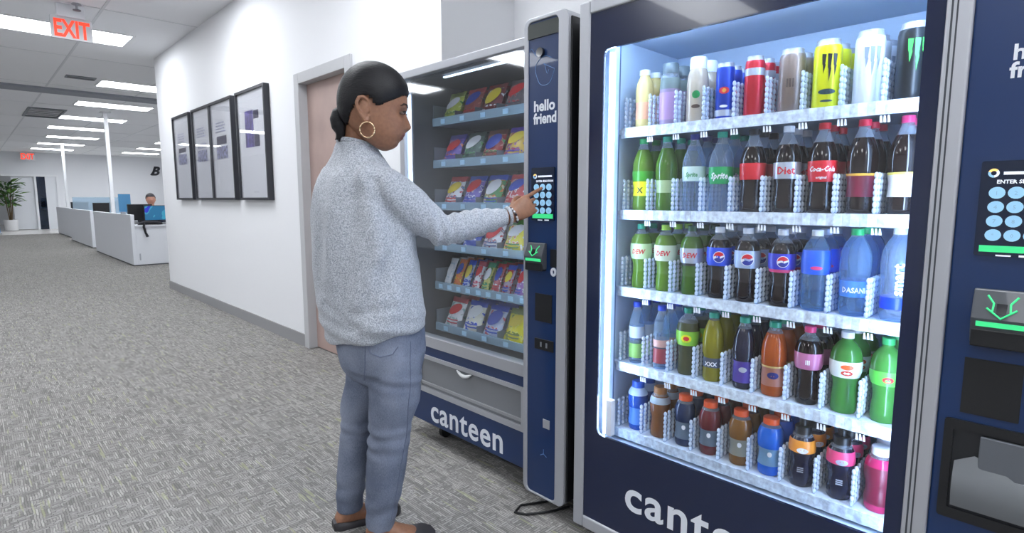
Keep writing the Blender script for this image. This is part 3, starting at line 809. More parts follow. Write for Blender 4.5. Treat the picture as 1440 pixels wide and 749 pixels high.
ROWS = [
 [('juice_bottle', 'small bottle of pale yellow juice with white cap', S(kind='juice', liq=L_yel, cap=white, fill=1.0, bands=[(.03, .085, C('peach', (236, 170, 130)))])),
  ('glass_bottle', 'grey-capped bottle with purple and grey wrap', S(kind='jar', liq=L_pk, cap=C('grey_cap', (96, 108, 112)), fill=.62, caph=.03, bands=[(.02, .105, C('mauve', (176, 140, 178))), (.115, .15, C('grey_green', (110, 124, 120)))])),
  ('coffee_bottle', 'beige coffee drink bottle with white cap and round badge', S(kind='jar', liq=L_milk, cap=white, fill=1.0, caph=.04, marks=[('spot', .085, .012, green, 1.0), ('spot', .05, .006, C('dark_brown', (74, 52, 38)), 2.2)])),
  ('drink_can', 'slim blue and silver drink can with red mark', S(kind='slimcan', liq=C('can_blue', (24, 62, 170), .3, .3), cat=K, h=1.05, marks=[('spot', .085, .010, red, 1.5), ('spot', .085, .006, gold, 1.0), ('spot', .04, .004, white, 3)], bands=[(.012, .03, silver)])),
  ('drink_can', 'red drink can with silver top', S(kind='slimcan', liq=C('can_red', (196, 32, 48), .3, .3), cat=K, h=1.08, bands=[(.115, .135, silver)])),
  ('drink_can', 'tall taupe drink can', S(kind='can', liq=C('can_taupe', (146, 128, 118), .3, .4), cat=K, h=.98, marks=[('text', .07, .03, C('dark_taupe', (90, 74, 66)), 'III', 1)])),
  ('energy_drink_can', 'bright yellow energy drink can with black claw mark', S(kind='can', liq=C('can_yellow', (226, 226, 20), .3, .1), cat=K, h=1.02, marks=[('claw', .105, .07, black), ('spot', .045, .007, C('dark_teal', (30, 60, 66)), 3.0), ('spot', .022, .003, C('dark_teal', (30, 60, 66)), 5)])),
  ('energy_drink_can', 'white energy drink can with grey claw mark', S(kind='can', liq=C('can_white', (232, 236, 242), .3, .1), cat=K, h=1.04, marks=[('claw', .105, .07, C('claw_grey', (140, 150, 166)))])),
  ('energy_drink_can', 'black energy drink can with green claw mark', S(kind='can', liq=C('can_black', (20, 24, 26), .3, .2), cat=K, h=1.04, marks=[('claw', .105, .075, C('claw_green', (70, 200, 80)))]))],
 [('soda_bottle', 'green soda bottle with yellow and black label', S(kind='soda', liq=L_dew, cap=green, bands=[(.10, .132, C('leaf_green', (60, 150, 40))), (.05, .098, yellow)], marks=[('text', .06, .026, black, 'X', 1)])),
  ('soda_bottle', 'green soda bottle with pale green label', S(kind='soda', liq=L_dew2, cap=teal, bands=[(.06, .10, C('sage', (160, 180, 130)))])),
  ('soda_bottle', 'clear soda bottle with white and green label', S(kind='soda', liq=L_water, cap=navy, bands=[(.095, .14, C('mint_white', (200, 224, 220)))], marks=[('text', .108, .02, green, 'Sprite', .8, .3)])),
  ('soda_bottle', 'clear lemon soda bottle with green label reading Sprite', S(kind='soda', liq=L_water, cap=teal, bands=[(.085, .135, C('kelly', (18, 158, 84)))], marks=[('text', .10, .026, white, 'Sprite', .85, .3)])),
  ('cola_bottle', 'cola bottle with black cap and red label', S(kind='soda', liq=L_cola, cap=black, fill=.8, bands=[(.095, .142, red)])),
  ('cola_bottle', 'cola bottle with silver label and red letters', S(kind='soda', liq=L_cola, cap=white, fill=.8, bands=[(.095, .14, silver)], marks=[('text', .108, .028, red, 'Diet', .95)])),
  ('cola_bottle', 'cola bottle with red label and script', S(kind='soda', liq=L_cola, cap=red, fill=.8, bands=[(.085, .14, red)], marks=[('text', .112, .0195, white, 'Coca-Cola', .8, .3), ('text', .093, .010, white, 'original', .9)])),
  ('cola_bottle', 'dark soda bottle with gold-edged maroon label', S(kind='soda', liq=L_cola, cap=C('cap_red', (214, 36, 66)), fill=.82, bands=[(.045, .098, maroon), (.098, .104, gold)])),
  ('cola_bottle', 'dark soda bottle with pink cap and pale label', S(kind='soda', liq=L_cola, cap=pink, fill=.82, bands=[(.045, .098, C('cream', (226, 222, 214))), (.098, .104, C('lemon', (226, 210, 90)))]))],
 [('soda_bottle', 'lime green soda bottle with teal cap', S(kind='dew', liq=L_dew, cap=teal, bands=[(.10, .152, paleg)], marks=[('text', .118, .022, red, 'DEW', .9, .2)])),
  ('soda_bottle', 'lime green soda bottle with lime cap', S(kind='dew', liq=L_dew, cap=lime, bands=[(.10, .152, C('paper_green', (206, 222, 196)))], marks=[('text', .118, .022, red, 'DEW', .9, .2)])),
  ('soda_bottle', 'deep green soda bottle with dark green cap', S(kind='dew', liq=L_dew2, cap=C('forest', (24, 80, 50)), bands=[(.10, .148, silver), (.092, .10, black)], marks=[('text', .118, .022, red, 'DEW', .9, .2)])),
  ('cola_bottle', 'cola bottle with royal blue label and round emblem', S(kind='dew', liq=L_cola, cap=white, fill=.84, bands=[(.10, .156, C('royal', (16, 70, 210)))], marks=[('globe', .128, .0155, [white, red, C('royal2', (14, 40, 140))])])),
  ('cola_bottle', 'cola bottle with silver blue label and round emblem', S(kind='dew', liq=L_cola, cap=white, fill=.84, bands=[(.10, .152, C('ice_blue', (168, 190, 222)))], marks=[('globe', .126, .0165, [white, red, C('royal2', (14, 40, 140))])])),
  ('cola_bottle', 'cola bottle with blue label above a magenta edge', S(kind='dew', liq=L_cola, cap=white, fill=.84, bands=[(.105, .15, C('violet_blue', (44, 50, 190))), (.097, .106, pink)], marks=[('globe', .128, .0145, [white, red, C('royal2', (14, 40, 140))])])),
  ('water_bottle', 'clear water bottle with blue shoulder label and white cap', S(kind='water', liq=L_bluew, cap=white, fill=.9, bands=[(.10, .165, C('aqua_blue', (30, 96, 224)))], marks=[('spot', .118, .005, pink, 3.0)])),
  ('water_bottle', 'pale blue water bottle with green cap and DASANI lettering', S(kind='water', liq=L_bluew, cap=C('mint_cap', (40, 190, 110)), fill=.92, h=1.03, bands=[(.05, .092, C('dasani_blue', (70, 130, 210)))], marks=[('text', .062, .019, white, 'DASANI', .85)])),
  ('water_bottle', 'clear water bottle with white cap and upright smart lettering', S(kind='water', liq=L_water, cap=white, fill=.92, h=1.06, bands=[(.03, .06, blue)], marks=[('vtext', .105, .034, white, 'smart')]))],
 [('iced_tea_bottle', 'slender clear drink bottle with blue cap and green lower half', S(kind='slim', liq=L_water, cap=C('cap_blue', (34, 70, 190)), bands=[(.02, .07, C('apple', (130, 176, 90))), (.09, .13, C('haze', (186, 196, 206)))])),
  ('iced_tea_bottle', 'slender clear drink bottle with blue cap and red lower half', S(kind='slim', liq=L_water, cap=C('cap_blue', (34, 70, 190)), bands=[(.02, .07, C('brick_red', (150, 58, 66))), (.075, .10, C('blush', (206, 160, 150)))])),
  ('soda_bottle', 'brownish drink bottle with lime label and red and yellow spot', S(kind='dew', liq=L_sg, cap=teal, fill=.8, bands=[(.098, .145, C('bright_lime', (140, 206, 60)))], marks=[('spot', .122, .013, yellow, 1.3), ('spot', .122, .007, red, 1.4)])),
  ('iced_tea_bottle', 'yellow green drink bottle with teal cap and checked label', S(kind='tea', liq=L_olive, cap=teal, fill=.9, bands=[(.045, .075, C('check', (70, 80, 96)))], marks=[('text', .05, .018, white, 'XXX', 1)])),
  ('iced_tea_bottle', 'nearly black drink bottle with teal cap and purple label', S(kind='tea', liq=L_dark, cap=teal, fill=.86, bands=[(.02, .085, purple)], marks=[('spot', .06, .008, silver, 1.5)])),
  ('iced_tea_bottle', 'orange tea bottle with teal cap and cream edged label', S(kind='tea', liq=L_tea, cap=teal, fill=.86, fat=1.08, bands=[(.03, .086, C('tan', (170, 110, 90))), (.084, .09, C('straw', (232, 208, 130)))], marks=[('spot', .062, .010, navy, 1.6)])),
  ('soda_bottle', 'dark berry soda bottle with pink cap and pink label', S(kind='dew', liq=L_cola, cap=pink, fill=.84, bands=[(.10, .146, C('berry_label', (186, 110, 150)))], marks=[('text', .115, .018, white, 'III', .9)])),
  ('soda_bottle', 'bright green soda bottle with white cap and white label', S(kind='dew', liq=L_green, cap=white, fill=.95, fat=1.06, bands=[(.098, .142, C('label_white', (226, 232, 226)))], marks=[('spot', .128, .007, orange, 2.2), ('spot', .112, .007, C('rust', (200, 60, 40)), 2.0)])),
  ('soda_bottle', 'bright green soda bottle with green cap', S(kind='dew', liq=L_green, cap=C('cap_green', (50, 160, 90)), fill=.95, bands=[(.098, .135, C('green_label', (90, 196, 70)))], marks=[('spot', .115, .008, red, 1.6)]))],
 [('sports_drink_bottle', 'blue sports drink bottle with blue cap', S(kind='sport', liq=L_bl2, cap=C('cap_deep_blue', (24, 80, 180)), caph=.028, bands=[(.125, .15, C('frost', (170, 190, 220))), (.02, .08, C('mid_blue', (70, 120, 190)))])),
  ('sports_drink_bottle', 'brown drink bottle with amber cap', S(kind='sport', liq=L_brown, cap=C('amber_cap', (150, 96, 44)), caph=.03, bands=[(.118, .14, C('silver_blue', (160, 176, 190)))])),
  ('sports_drink_bottle', 'inky blue sports drink bottle with orange cap', S(kind='sport', liq=L_gdark, cap=orange, caph=.018, bands=[(.025, .082, C('grey_label', (96, 112, 128)))], marks=[('spot', .065, .008, white, .8)])),
  ('sports_drink_bottle', 'dark red sports drink bottle with orange cap', S(kind='sport', liq=L_red, cap=orange, caph=.018, bands=[(.03, .082, C('grey_label', (96, 112, 128)))], marks=[('spot', .065, .008, white, .8)])),
  ('sports_drink_bottle', 'amber sports drink bottle with orange cap', S(kind='sport', liq=L_amber, cap=orange, caph=.018, bands=[(.03, .082, C('grey_label2', (140, 140, 128)))], marks=[('spot', .065, .008, white, .8)])),
  ('sports_drink_bottle', 'bright blue sports drink bottle with orange cap', S(kind='sport', liq=L_blue, cap=orange, caph=.018, fat=1.05, bands=[(.03, .082, C('steel_label', (110, 150, 180)))], marks=[('spot', .065, .008, white, .8)])),
  ('sports_drink_bottle', 'black sports bottle with orange shoulder band and spout cap', S(kind='sport', liq=L_dark, cap=black, caph=.024, nozzle=True, bands=[(.10, .135, C('band_orange', (236, 150, 50))), (.0, .001, black)], marks=[('spot', .108, .008, white, 1.9), ('vtext', .05, .022, silver, 'III')])),
  ('sports_drink_bottle', 'black sports bottle with pink shoulder band and spout cap', S(kind='sport', liq=L_dark, cap=black, caph=.024, nozzle=True, bands=[(.10, .135, C('band_pink', (226, 70, 120)))], marks=[('spot', .108, .008, silver, 1.9), ('vtext', .05, .022, silver, 'III')])),
  ('sports_drink_bottle', 'maroon drink bottle with white cap', S(kind='sport', liq=L_mag, cap=white, caph=.02, fat=1.06, bands=[(.02, .12, maroon)]))],
]
SHELFN = ['top shelf', 'second shelf', 'middle shelf', 'fourth shelf', 'bottom shelf']
for si, row in enumerate(ROWS):
    for li, (nm, lab, d) in enumerate(row):
        t = make_drink(nm, '%s, front of %s' % (lab, SHELFN[si]), d)
        grp = 'drinks on the cooler %s' % SHELFN[si]
        t['group'] = grp
        jy = random.uniform(-.004, .004)
        r0 = max(q[0] for q in PROF[d['kind']]) * d.get('fat', 1.0)
        t.location = (1.619 + r0, LANES[li] + jy, SHZ[si] - 0.0012)
        c2 = copy_tree(t, (1.619 + 3 * r0 + 0.004, LANES[li] + random.uniform(-.004, .004), SHZ[si] - 0.0012))
        c2['label'] = '%s, second in lane, %s' % (lab, SHELFN[si])
        c3 = copy_tree(t, (1.619 + 5 * r0 + 0.008, LANES[li] + random.uniform(-.004, .004), SHZ[si] - 0.0012))
        c3['label'] = '%s, third in lane, %s' % (lab, SHELFN[si])
        for q in (c2, c3): q.rotation_euler = (0, 0, random.uniform(-.5, .5))

# ------------------------------------------------------------------ snack machine
SX = 1.55
sm = root('snack_vending_machine', (1.97, 1.85, 0), 'navy snack vending machine behind the woman with rows of bagged snacks', 'vending machine')
SIN = pm('snack_liner', (74, 77, 84), 0.5)
b = MB().box(1.60, 2.40, 2.385, 2.325, 0.10, 1.79).box(1.60, 2.40, 1.53, 1.285, 0.10, 1.82).box(1.60, 2.40, 2.325, 1.53, 1.765, 1.79).box(1.60, 2.40, 2.325, 1.53, 0.10, 0.50).box(2.30, 2.40, 2.325, 1.53, 0.50, 1.765)
part('cabinet', b, BLACK, sm, bevel=0.004)
ln = MB().box(1.58, 2.29, 2.326, 2.312, 0.50, 1.766).box(1.58, 2.29, 1.545, 1.529, 0.50, 1.766).box(1.58, 2.30, 2.312, 1.545, 1.752, 1.766).box(1.58, 2.30, 2.312, 1.545, 0.499, 0.512).box(2.285, 2.301, 2.312, 1.545, 0.512, 1.752)
part('liner', ln, SIN, sm)
for (fx, fy) in ((1.66, 2.2), (1.66, 1.40), (2.32, 2.2), (2.32, 1.40)):
    c = part('caster', MB().box(fx - 0.03, fx + 0.03, fy - 0.022, fy + 0.022, 0.055, 0.10), BLACK, sm, bevel=0.003)
    wh = MB(); rings = []
    for yy, r in ((-.014, .028), (-.011, .033), (.011, .033), (.014, .028)):
        rings.append([(fx + r * math.cos(2 * PI * k / 16), fy + yy, 0.034 + r * math.sin(2 * PI * k / 16)) for k in range(16)])
    part('wheel', wh.loft(rings), pm('rubber', (28, 28, 30), 0.7), c, True)
fr = MB().box(SX, 1.60, 2.39, 2.352, 0.50, 1.80).box(SX, 1.60, 2.352, 1.52, 1.765, 1.80)
part('window_frame', fr, SILVER, sm, bevel=0.004)
part('glass_pane', MB().box(SX + 0.012, SX + 0.017, 2.352, 1.52, 0.535, 1.766), PANE_SNACK, sm)
part('window_sill', MB().prism([(SX - 0.004, 0.494), (SX + 0.05, 0.494), (SX + 0.05, 0.542), (SX - 0.004, 0.542)], 'y', 1.52, 2.39), SILVER, sm)
part('side_light', MB().box(1.595, 1.607, 2.345, 2.331, 0.75, 1.70), pm('snack_led', (255, 255, 255), 0.5, emit=(215, 235, 255), power=SNACK_LED), sm)
part('top_reflection', MB().box(1.60, 1.612, 2.1, 1.58, 1.742, 1.748), pm('top_reflection_glow', (255, 255, 255), 0.5, emit=(215, 235, 255), power=1.2), sm)  # dim glow stands in for a faint reflection along the window top
part('side_light', MB().box(1.595, 1.607, 1.552, 1.540, 0.60, 1.70), _M['snack_led'], sm)  # unseen strip added to brighten the bags
part('blue_band', MB().box(SX + 0.004, 1.60, 2.39, 1.52, 0.448, 0.494), NAVY, sm)
fo, fi = rrect(2.27, 1.525, 0.262, 0.448, 0.006, 3), rrect(2.25, 1.545, 0.285, 0.430, 0.006, 3)
dd = part('delivery_door', ring_panel(MB(), fo, fi, SX - 0.004, SX + 0.02), SILVER, sm)
part('door_flap', MB().box(SX + 0.008, SX + 0.013, 2.255, 1.54, 0.28, 0.435), pm('flap_grey', (124, 127, 132), 0.25, coat=0.3), dd)
part('flap_crease', MB().box(SX + 0.0, SX + 0.009, 2.25, 1.545, 0.300, 0.312), pm('flap_crease', (148, 150, 154), 0.3), dd)
hp = [(SX - 0.002, 1.96 - 0.1 * t, 0.425 - 0.018 * math.sin(PI * t)) for t in [k / 8 for k in range(9)]]
part('pull_handle', MB().tube(hp, [0.003, .006, .008, .009, .009, .009, .008, .006, .003], 8), pm('handle_white', (226, 227, 228), 0.25), dd, True)
part('side_filler', MB().box(SX + 0.004, 1.60, 2.39, 2.27, 0.262, 0.448).box(SX + 0.004, 1.60, 1.525, 1.49, 0.10, 0.80), NAVY, sm)
part('kick_panel', MB().box(SX + 0.002, 1.60, 2.39, 1.52, 0.105, 0.262), NAVY, sm, bevel=0.002)
tm = MB(); text_on_front(tm, 'canteen', 2.175, 0.128, SX + 0.002, 0.154, bold=0.0026, res=5, sp=1.08)
lt = part('lettering', tm, LETTER, sm); lt['label'] = 'white lower-case maker lettering on the kick panel'
# control column
PX = 1.50
oo, oi = rrect(1.487, 1.277, 0.058, 1.836, 0.03, 6), rrect(1.468, 1.322, 0.066, 1.822, 0.02, 6)
pf = MB(); ring_panel(pf, oo, oi, PX, 1.60)
col = part('control_column', pf, SILVER, sm, bevel=0.003)
part('column_face', MB().box(PX + 0.006, 1.60, 1.47, 1.32, 0.062, 1.826), NAVY, sm)
part('column_visor', MB().box(PX + 0.002, PX + 0.006, 1.468, 1.322, 1.765, 1.815), pm('visor_dark', (52, 58, 56), 0.3), sm)
part('column_side', MB().box(PX + 0.012, 1.60, 1.2775, 1.270, 0.08, 1.81), BLACK, sm, bevel=0.002)  # black sheet paints in the shade of the gap beside the cooler
xf = PX + 0.006
part('camera_eye', disc(MB(), xf, 1.405, 1.712, 0.016, 0.012, 16), BLACKGLOSS, sm)
sw = [(xf - 0.0008, 1.388 - 0.045 * math.cos(a) * (1 + .1 * math.sin(3 * a)), 1.648 + 0.05 * math.sin(a)) for a in [2 * PI * k / 28 for k in range(4, 29)]]
sw += [(xf - 0.0008, 1.40 - .03 * t, 1.655 + .02 * math.sin(6 * t)) for t in [k / 6 for k in range(1, 7)]]
part('line_art', MB().tube(sw, 0.0011, 4), pm('line_blue', (96, 136, 190), 0.4), sm)
sw = [(xf - 0.0008, 1.462 - .05 * t, 1.73 - .03 * t + .008 * math.sin(8 * t)) for t in [k / 8 for k in range(9)]]
part('line_art', MB().tube(sw, 0.001, 4), _M['line_blue'], sm)
tm = MB(); text_on_front(tm, 'hello', 1.442, 1.512, xf, 0.052, bold=0.0016, res=3); text_on_front(tm, 'friend', 1.442, 1.468, xf, 0.052, bold=0.0016, res=3, xs=.9)
part('greeting_lettering', tm, LETTER, sm)
touch_screen(sm, xf, 1.447, 1.335, 1.122, 1.312, (1.421, 1.3905, 1.360), (1.242, 1.214, 1.186, 1.158), 0.0118, 0.0128, (1.44, 1.34, 1.130, 1.146))
bill_slot(sm, xf, 1.460, 1.372, 0.945, 1.04)
rg = MB(); ring_panel(rg, [(1.338 + .014 * math.cos(2 * PI * k / 16), .938 + .016 * math.sin(2 * PI * k / 16)) for k in range(16)], [(1.338 + .005 * math.cos(2 * PI * k / 16), .938 + .007 * math.sin(2 * PI * k / 16)) for k in range(16)], xf - 0.004, xf)
part('lock_ring', rg, LETTER, sm)
part('lock_plate', MB().box(xf - 0.002, xf, 1.355, 1.326, 0.955, 1.02), BLACK, sm)
part('card_plate', MB().box(xf - 0.003, xf, 1.428, 1.345, 0.748, 0.852), _M['matt_black'], sm)
cs = part('coin_slot', MB().box(xf - 0.004, xf, 1.43, 1.335, 0.640, 0.682), BLACK, sm, bevel=0.002)
part('coin_mark', MB().box(xf - 0.005, xf - 0.004, 1.40, 1.392, 0.652, 0.67).box(xf - 0.005, xf - 0.004, 1.372, 1.364, 0.652, 0.67), VG, cs)
part('badge_plate', MB().box(xf - 0.002, xf, 1.386, 1.352, 0.34, 0.375), SILVER, sm, bevel=0.001)
em = MB()
for k in range(3):
    a = math.radians(90 + 120 * k)
    em.tube([(xf - 0.001, 1.382, 0.236), (xf - 0.001, 1.382 + .018 * math.cos(a), .236 + .018 * math.sin(a))], 0.0015, 4)
part('foot_emblem', em, _M['line_blue'], sm)
# trays, coils, bags
TZ = [1.562, 1.362, 1.158, 0.957, 0.762, 0.552]
TRAY = pm('tray_grey', (132, 140, 150), 0.4, metal=0.3)
TLIP = glassy('tray_lip_clear', tint=(200, 222, 236), body=(190, 216, 232), base=0.45, rough=0.15, diffuse=True)
PTAG = pm('price_tag_blue', (176, 214, 236), 0.4)
COILM = pm('coil_wire', (150, 156, 164), 0.35, metal=0.6)
LEAN = math.radians(24)
def coil(rad, turns, pitch):
    mb = MB()
    for t in range(turns):
        c = [(pitch * t + rad * (1 + math.sin(2 * PI * k / 16)) * math.tan(LEAN), rad * math.cos(2 * PI * k / 16), rad * math.sin(2 * PI * k / 16)) for k in range(17)]
        mb.tube(c, 0.002, 4, cap=False)
    return mb.mesh('coil', COILM, smooth=2)
coil_big, coil_small = coil(0.055, 5, 0.0525), coil(0.026, 5, 0.05)
COLS4 = [2.205, 2.06, 1.915, 1.77, 1.63]
COLS8 = [2.24, 2.17, 2.10, 2.03, 1.955, 1.885, 1.815, 1.74, 1.665, 1.6]
tag_me = MB().box(-0.002, 0, -0.016, 0.016, -0.011, 0.011).mesh('price_tag', PTAG)
for ti, z in enumerate(TZ):
    ty = part('tray', MB().box(1.685, 2.2, 2.29, 1.55, z - 0.008, z).box(1.685, 2.2, 2.296, 2.29, z - 0.008, z + 0.09), TRAY, sm)
    part('tray_lip', MB().box(1.676, 1.684, 2.29, 1.55, z - 0.012, z + 0.026), TLIP, ty)
    cols = COLS8 if ti == 4 else COLS4
    for y in cols:
        o = link('price_tag', tag_me, ty); o.location = (1.6755 - 1.97, y - 1.85, z + 0.006)
        o = link('coil', coil_small if ti == 4 else coil_big, ty); o.location = (1.738 - 1.97, y - 1.85, z + (0.029 if ti == 4 else 0.058))
    if ti != 4: part('tray_partition', MB().box(1.69, 2.18, 2.1325, 2.1310, z, z + 0.05).box(1.69, 2.18, 1.9870, 1.9855, z, z + 0.05).box(1.69, 2.18, 1.842, 1.8405, z, z + 0.05), TRAY, ty)
def bag_mesh(wd, ht, th, mats, seed):
    """pillow bag standing on its lower seam: crimped seams top and bottom, face towards -x"""
    rnd = random.Random(seed)
    nu, nv = 9, 12
    front, back = [], []
    for j in range(nv + 1):
        t = j / nv
        seam = t < 0.06 or t > 0.92
        fz = 0.0 if seam else math.sin(PI * (t - 0.06) / 0.86) ** 0.55
        wv = wd * (1.0 - 0.07 * fz)
        fr_, bk = [], []
        for i in range(nu + 1):
            u = i / nu
            s = max(0.0, math.sin(PI * u)) ** 0.6
            wob = rnd.uniform(-.0022, .0022) * (fz + .3)
            y = (0.5 - u) * wv
            fold = 0.0016 * math.sin(u * 40) if seam else 0
            fr_.append((-th / 2 * fz * s - 0.0008 + wob + fold, y, ht * t))
            bk.append((th / 2 * fz * s + 0.0008 + fold, y, ht * t))
        front.append(fr_); back.append(bk)
    mb = MB()
    rings = [f + list(reversed(b)) for f, b in zip(front, back)]
    mb.loft(rings)
    # seams keep the accent ink
    n = 2 * (nu + 1)
    for q in range(len(mb.f)):
        r_ = q // n
        if q < nv * n and (r_ >= nv - 2): mb.m[q] = 1
    return mb.mesh('bag', mats, smooth=True)
W_, R_, Bl, Y_, P_, Gn, O_, Br, Bk_ = (232, 232, 236), (196, 40, 48), (40, 78, 190), (232, 216, 50), (104, 78, 176), (70, 140, 70), (224, 120, 50), (110, 60, 48), (40, 40, 48)
SN = [
 [('yellow green chip bag', [(196, 206, 84), (226, 230, 150), Gn], (150, 170, 60)), ('brick red snack bag', [(150, 62, 56), (190, 110, 90), Br], R_), ('dark crimson snack bag', [(130, 44, 52), (90, 40, 48), W_], (150, 40, 50)), ('grey brown snack bag', [(112, 100, 104), (150, 140, 140), R_], (90, 84, 90)), ('maroon snack bag', [(120, 40, 60), W_], (90, 30, 40))],
 [('violet snack bag with orange flecks', [P_, (140, 120, 200), O_], (70, 60, 160)), ('dark green snack bag', [(70, 96, 90), (120, 150, 140), Gn], (60, 80, 76)), ('red and tan snack bag', [(170, 60, 60), (206, 160, 140), Gn], Br), ('yellow and violet snack bag', [(220, 180, 70), P_, R_], P_), ('red snack bag', [R_, W_], R_)],
 [('white snack bag with red and blue print', [W_, R_, (90, 150, 190)], R_), ('lavender and white snack bag', [(120, 104, 190), W_, (80, 70, 160)], Bl), ('green and orange snack bag with blue top', [(90, 150, 90), O_, (200, 210, 180)], Bl), ('red and white chip bag', [(200, 60, 64), W_, (220, 150, 120)], R_), ('blue snack bag', [Bl, W_], Bl)],
 [('white snack bag with blue top', [W_, (90, 130, 200)], Bl), ('deep blue snack bag', [Bl, (60, 100, 210), W_], Bl), ('white snack bag with red mark', [W_, R_, (170, 180, 200)], (70, 90, 150)), ('yellow snack bag with green top', [Y_, W_, O_], Gn), ('silver white snack bag with red base', [(206, 210, 222), R_, W_], (160, 160, 180))],
 [('white candy packet', [W_, (190, 206, 220)], W_), ('orange candy packet', [O_, Y_, R_], O_), ('blue and white candy packet', [(190, 206, 232), Bl], Bl), ('pink and white candy packet', [W_, (200, 70, 100)], (200, 80, 100)), ('green and yellow candy packet', [(206, 200, 110), Gn], (60, 150, 110)), ('red and grey candy packet', [(180, 80, 90), W_], R_), ('grey candy packet with blue top', [(170, 150, 170), R_], Bl), ('violet candy packet with blue top', [(170, 120, 190), W_], Bl), ('yellow and black candy packet', [Y_, Bk_, (240, 220, 120)], Y_), ('red candy packet', [R_, W_], R_)],
 [('white cookie bag with red top', [W_, (200, 205, 205), (150, 190, 190)], (200, 44, 70)), ('cream snack bag with blue top and base', [(226, 222, 206), W_, Bl], Bl), ('pale blue snack bag with pink flecks', [(190, 200, 226), W_, (200, 90, 110)], Bl), ('yellow snack bag with green top', [(236, 220, 40), (240, 230, 110), (150, 160, 60)], (140, 150, 90)), ('white snack bag', [W_, Bl], W_)],
]
TRN = ['top tray', 'second tray', 'third tray', 'fourth tray', 'fifth tray', 'bottom tray']
for ti, row in enumerate(SN):
    cols = COLS8 if ti == 4 else COLS4
    for ci, (lab, inks, acc) in enumerate(row):
        if ci >= len(cols): break
        sml = ti == 4
        ms = [printed('print_%d_%d' % (ti, ci), inks, 42 if not sml else 48), pm('seam_%d_%d' % (ti, ci), acc, 0.3)]
        me = bag_mesh(0.052 if sml else 0.126, 0.150 if sml else 0.162, 0.02 if sml else 0.030, ms, ti * 20 + ci)
        for k in range(3):
            o = link('snack_packet' if sml else 'snack_bag', me)
            sp_ = 0.05 if sml else 0.0525
            o.location = (1.712 + sp_ * k, cols[ci] + random.uniform(-.004, .004), TZ[ti] + 0.002)
            o.rotation_euler = (0, LEAN + math.radians(random.uniform(-.6, .6)), math.radians(random.uniform(-2, 2)))
            if k == 0:      # maker's patch printed on the face of the front bag
                wd, ht, th = (0.052, 0.150, 0.02) if sml else (0.126, 0.162, 0.030)
                lg = MB(); cz, R1, R2 = ht * (0.60 + 0.05 * (ci % 2)), wd * 0.36, ht * (0.17 + 0.03 * (ci % 3))
                def face(y, z):
                    t = z / ht; fz = math.sin(PI * min(1, max(0, (t - 0.06) / 0.86))) ** 0.55
                    return (-th / 2 * fz * max(0.0, math.cos(PI * y / wd)) ** 0.6 - 0.0045, y, z)
                pts = [(0, cz)] + [(R1 * math.cos(2 * PI * q / 16), cz + R2 * math.sin(2 * PI * q / 16) - R1 * .3 * math.cos(2 * PI * q / 16)) for q in range(16)]
                lg.add([face(*q) for q in pts], [(0, 1 + q, 1 + (q + 1) % 16) for q in range(16)])
                pc_ = [(236, 236, 238), (224, 40, 48), (240, 214, 60), (40, 70, 180)][(ci * 3 + ti) % 4]
                sub('printed_patch', lg.mesh('printed_patch', pm('patch_%d%d%d' % pc_, pc_, 0.3), smooth=2), o)
                lw = MB()
                for q in range(2):
                    z0 = ht * (0.16 + 0.09 * q)
                    lw.add([face(-wd * .34, z0), face(0, z0 - .004), face(wd * .34, z0), face(wd * .34, z0 + .006), face(0, z0 + .002), face(-wd * .34, z0 + .006)], [(0, 1, 4, 5), (1, 2, 3, 4)])
                sub('printed_stripe', lw.mesh('printed_stripe', pm('stripe_%d%d%d' % tuple(acc), acc, 0.3)), o)
            tag(o, '%s on %s%s' % (lab, TRN[ti], ['', ', second in coil', ', third in coil'][k]), 'snack', 'snacks on the %s' % TRN[ti])
# loose cable on the carpet by the machines
cb = MB().tube([(1.60, 1.33, 0.006), (1.52, 1.36, 0.006), (1.44, 1.41, 0.006), (1.42, 1.45, 0.006), (1.47, 1.47, 0.006), (1.56, 1.42, 0.006), (1.62, 1.40, 0.006)], 0.005, 6)
tag(part('power_cable', cb, BLACK, None, True), 'short black cable lying on the carpet between the two machines', 'cable')

# ------------------------------------------------------------------ people
def remeshed(mb, voxel, it=6, fac=0.5):
    me = mb.mesh('tmp', [])
    o = bpy.data.objects.new('tmp', me); COL.objects.link(o)
    m = o.modifiers.new('r', 'REMESH'); m.mode = 'VOXEL'; m.voxel_size = voxel; m.use_smooth_shade = True
    if it:
        s = o.modifiers.new('s', 'SMOOTH'); s.factor = fac; s.iterations = it
    bpy.context.view_layer.update()
    out = bpy.data.meshes.new_from_object(o.evaluated_get(bpy.context.evaluated_depsgraph_get()))
    bpy.data.objects.remove(o); bpy.data.meshes.remove(me)
    out.polygons.foreach_set('use_smooth', [True] * len(out.polygons))
    return out
def displace(me, fn):
    me.update()
    ns = [v.normal.copy() for v in me.vertices]
    for v, n in zip(me.vertices, ns):
        v.co += n * fn(v.co, n)
    me.update()
def interp(tab, x):
    if x <= tab[0][0]: return tab[0][1:]
    if x >= tab[-1][0]: return tab[-1][1:]
    for i in range(len(tab) - 1):
        a, b = tab[i], tab[i + 1]
        if a[0] <= x <= b[0]:
            t = (x - a[0]) / (b[0] - a[0])
            p, q = tab[max(i - 1, 0)], tab[min(i + 2, len(tab) - 1)]
            out = []
            for k in range(1, len(a)):
                m0 = (b[k] - p[k]) / (b[0] - p[0]) * (b[0] - a[0]); m1 = (q[k] - a[k]) / (q[0] - a[0]) * (b[0] - a[0])
                out.append((2*t**3 - 3*t*t + 1) * a[k] + (t**3 - 2*t*t + t) * m0 + (-2*t**3 + 3*t*t) * b[k] + (t**3 - t*t) * m1)
            return out

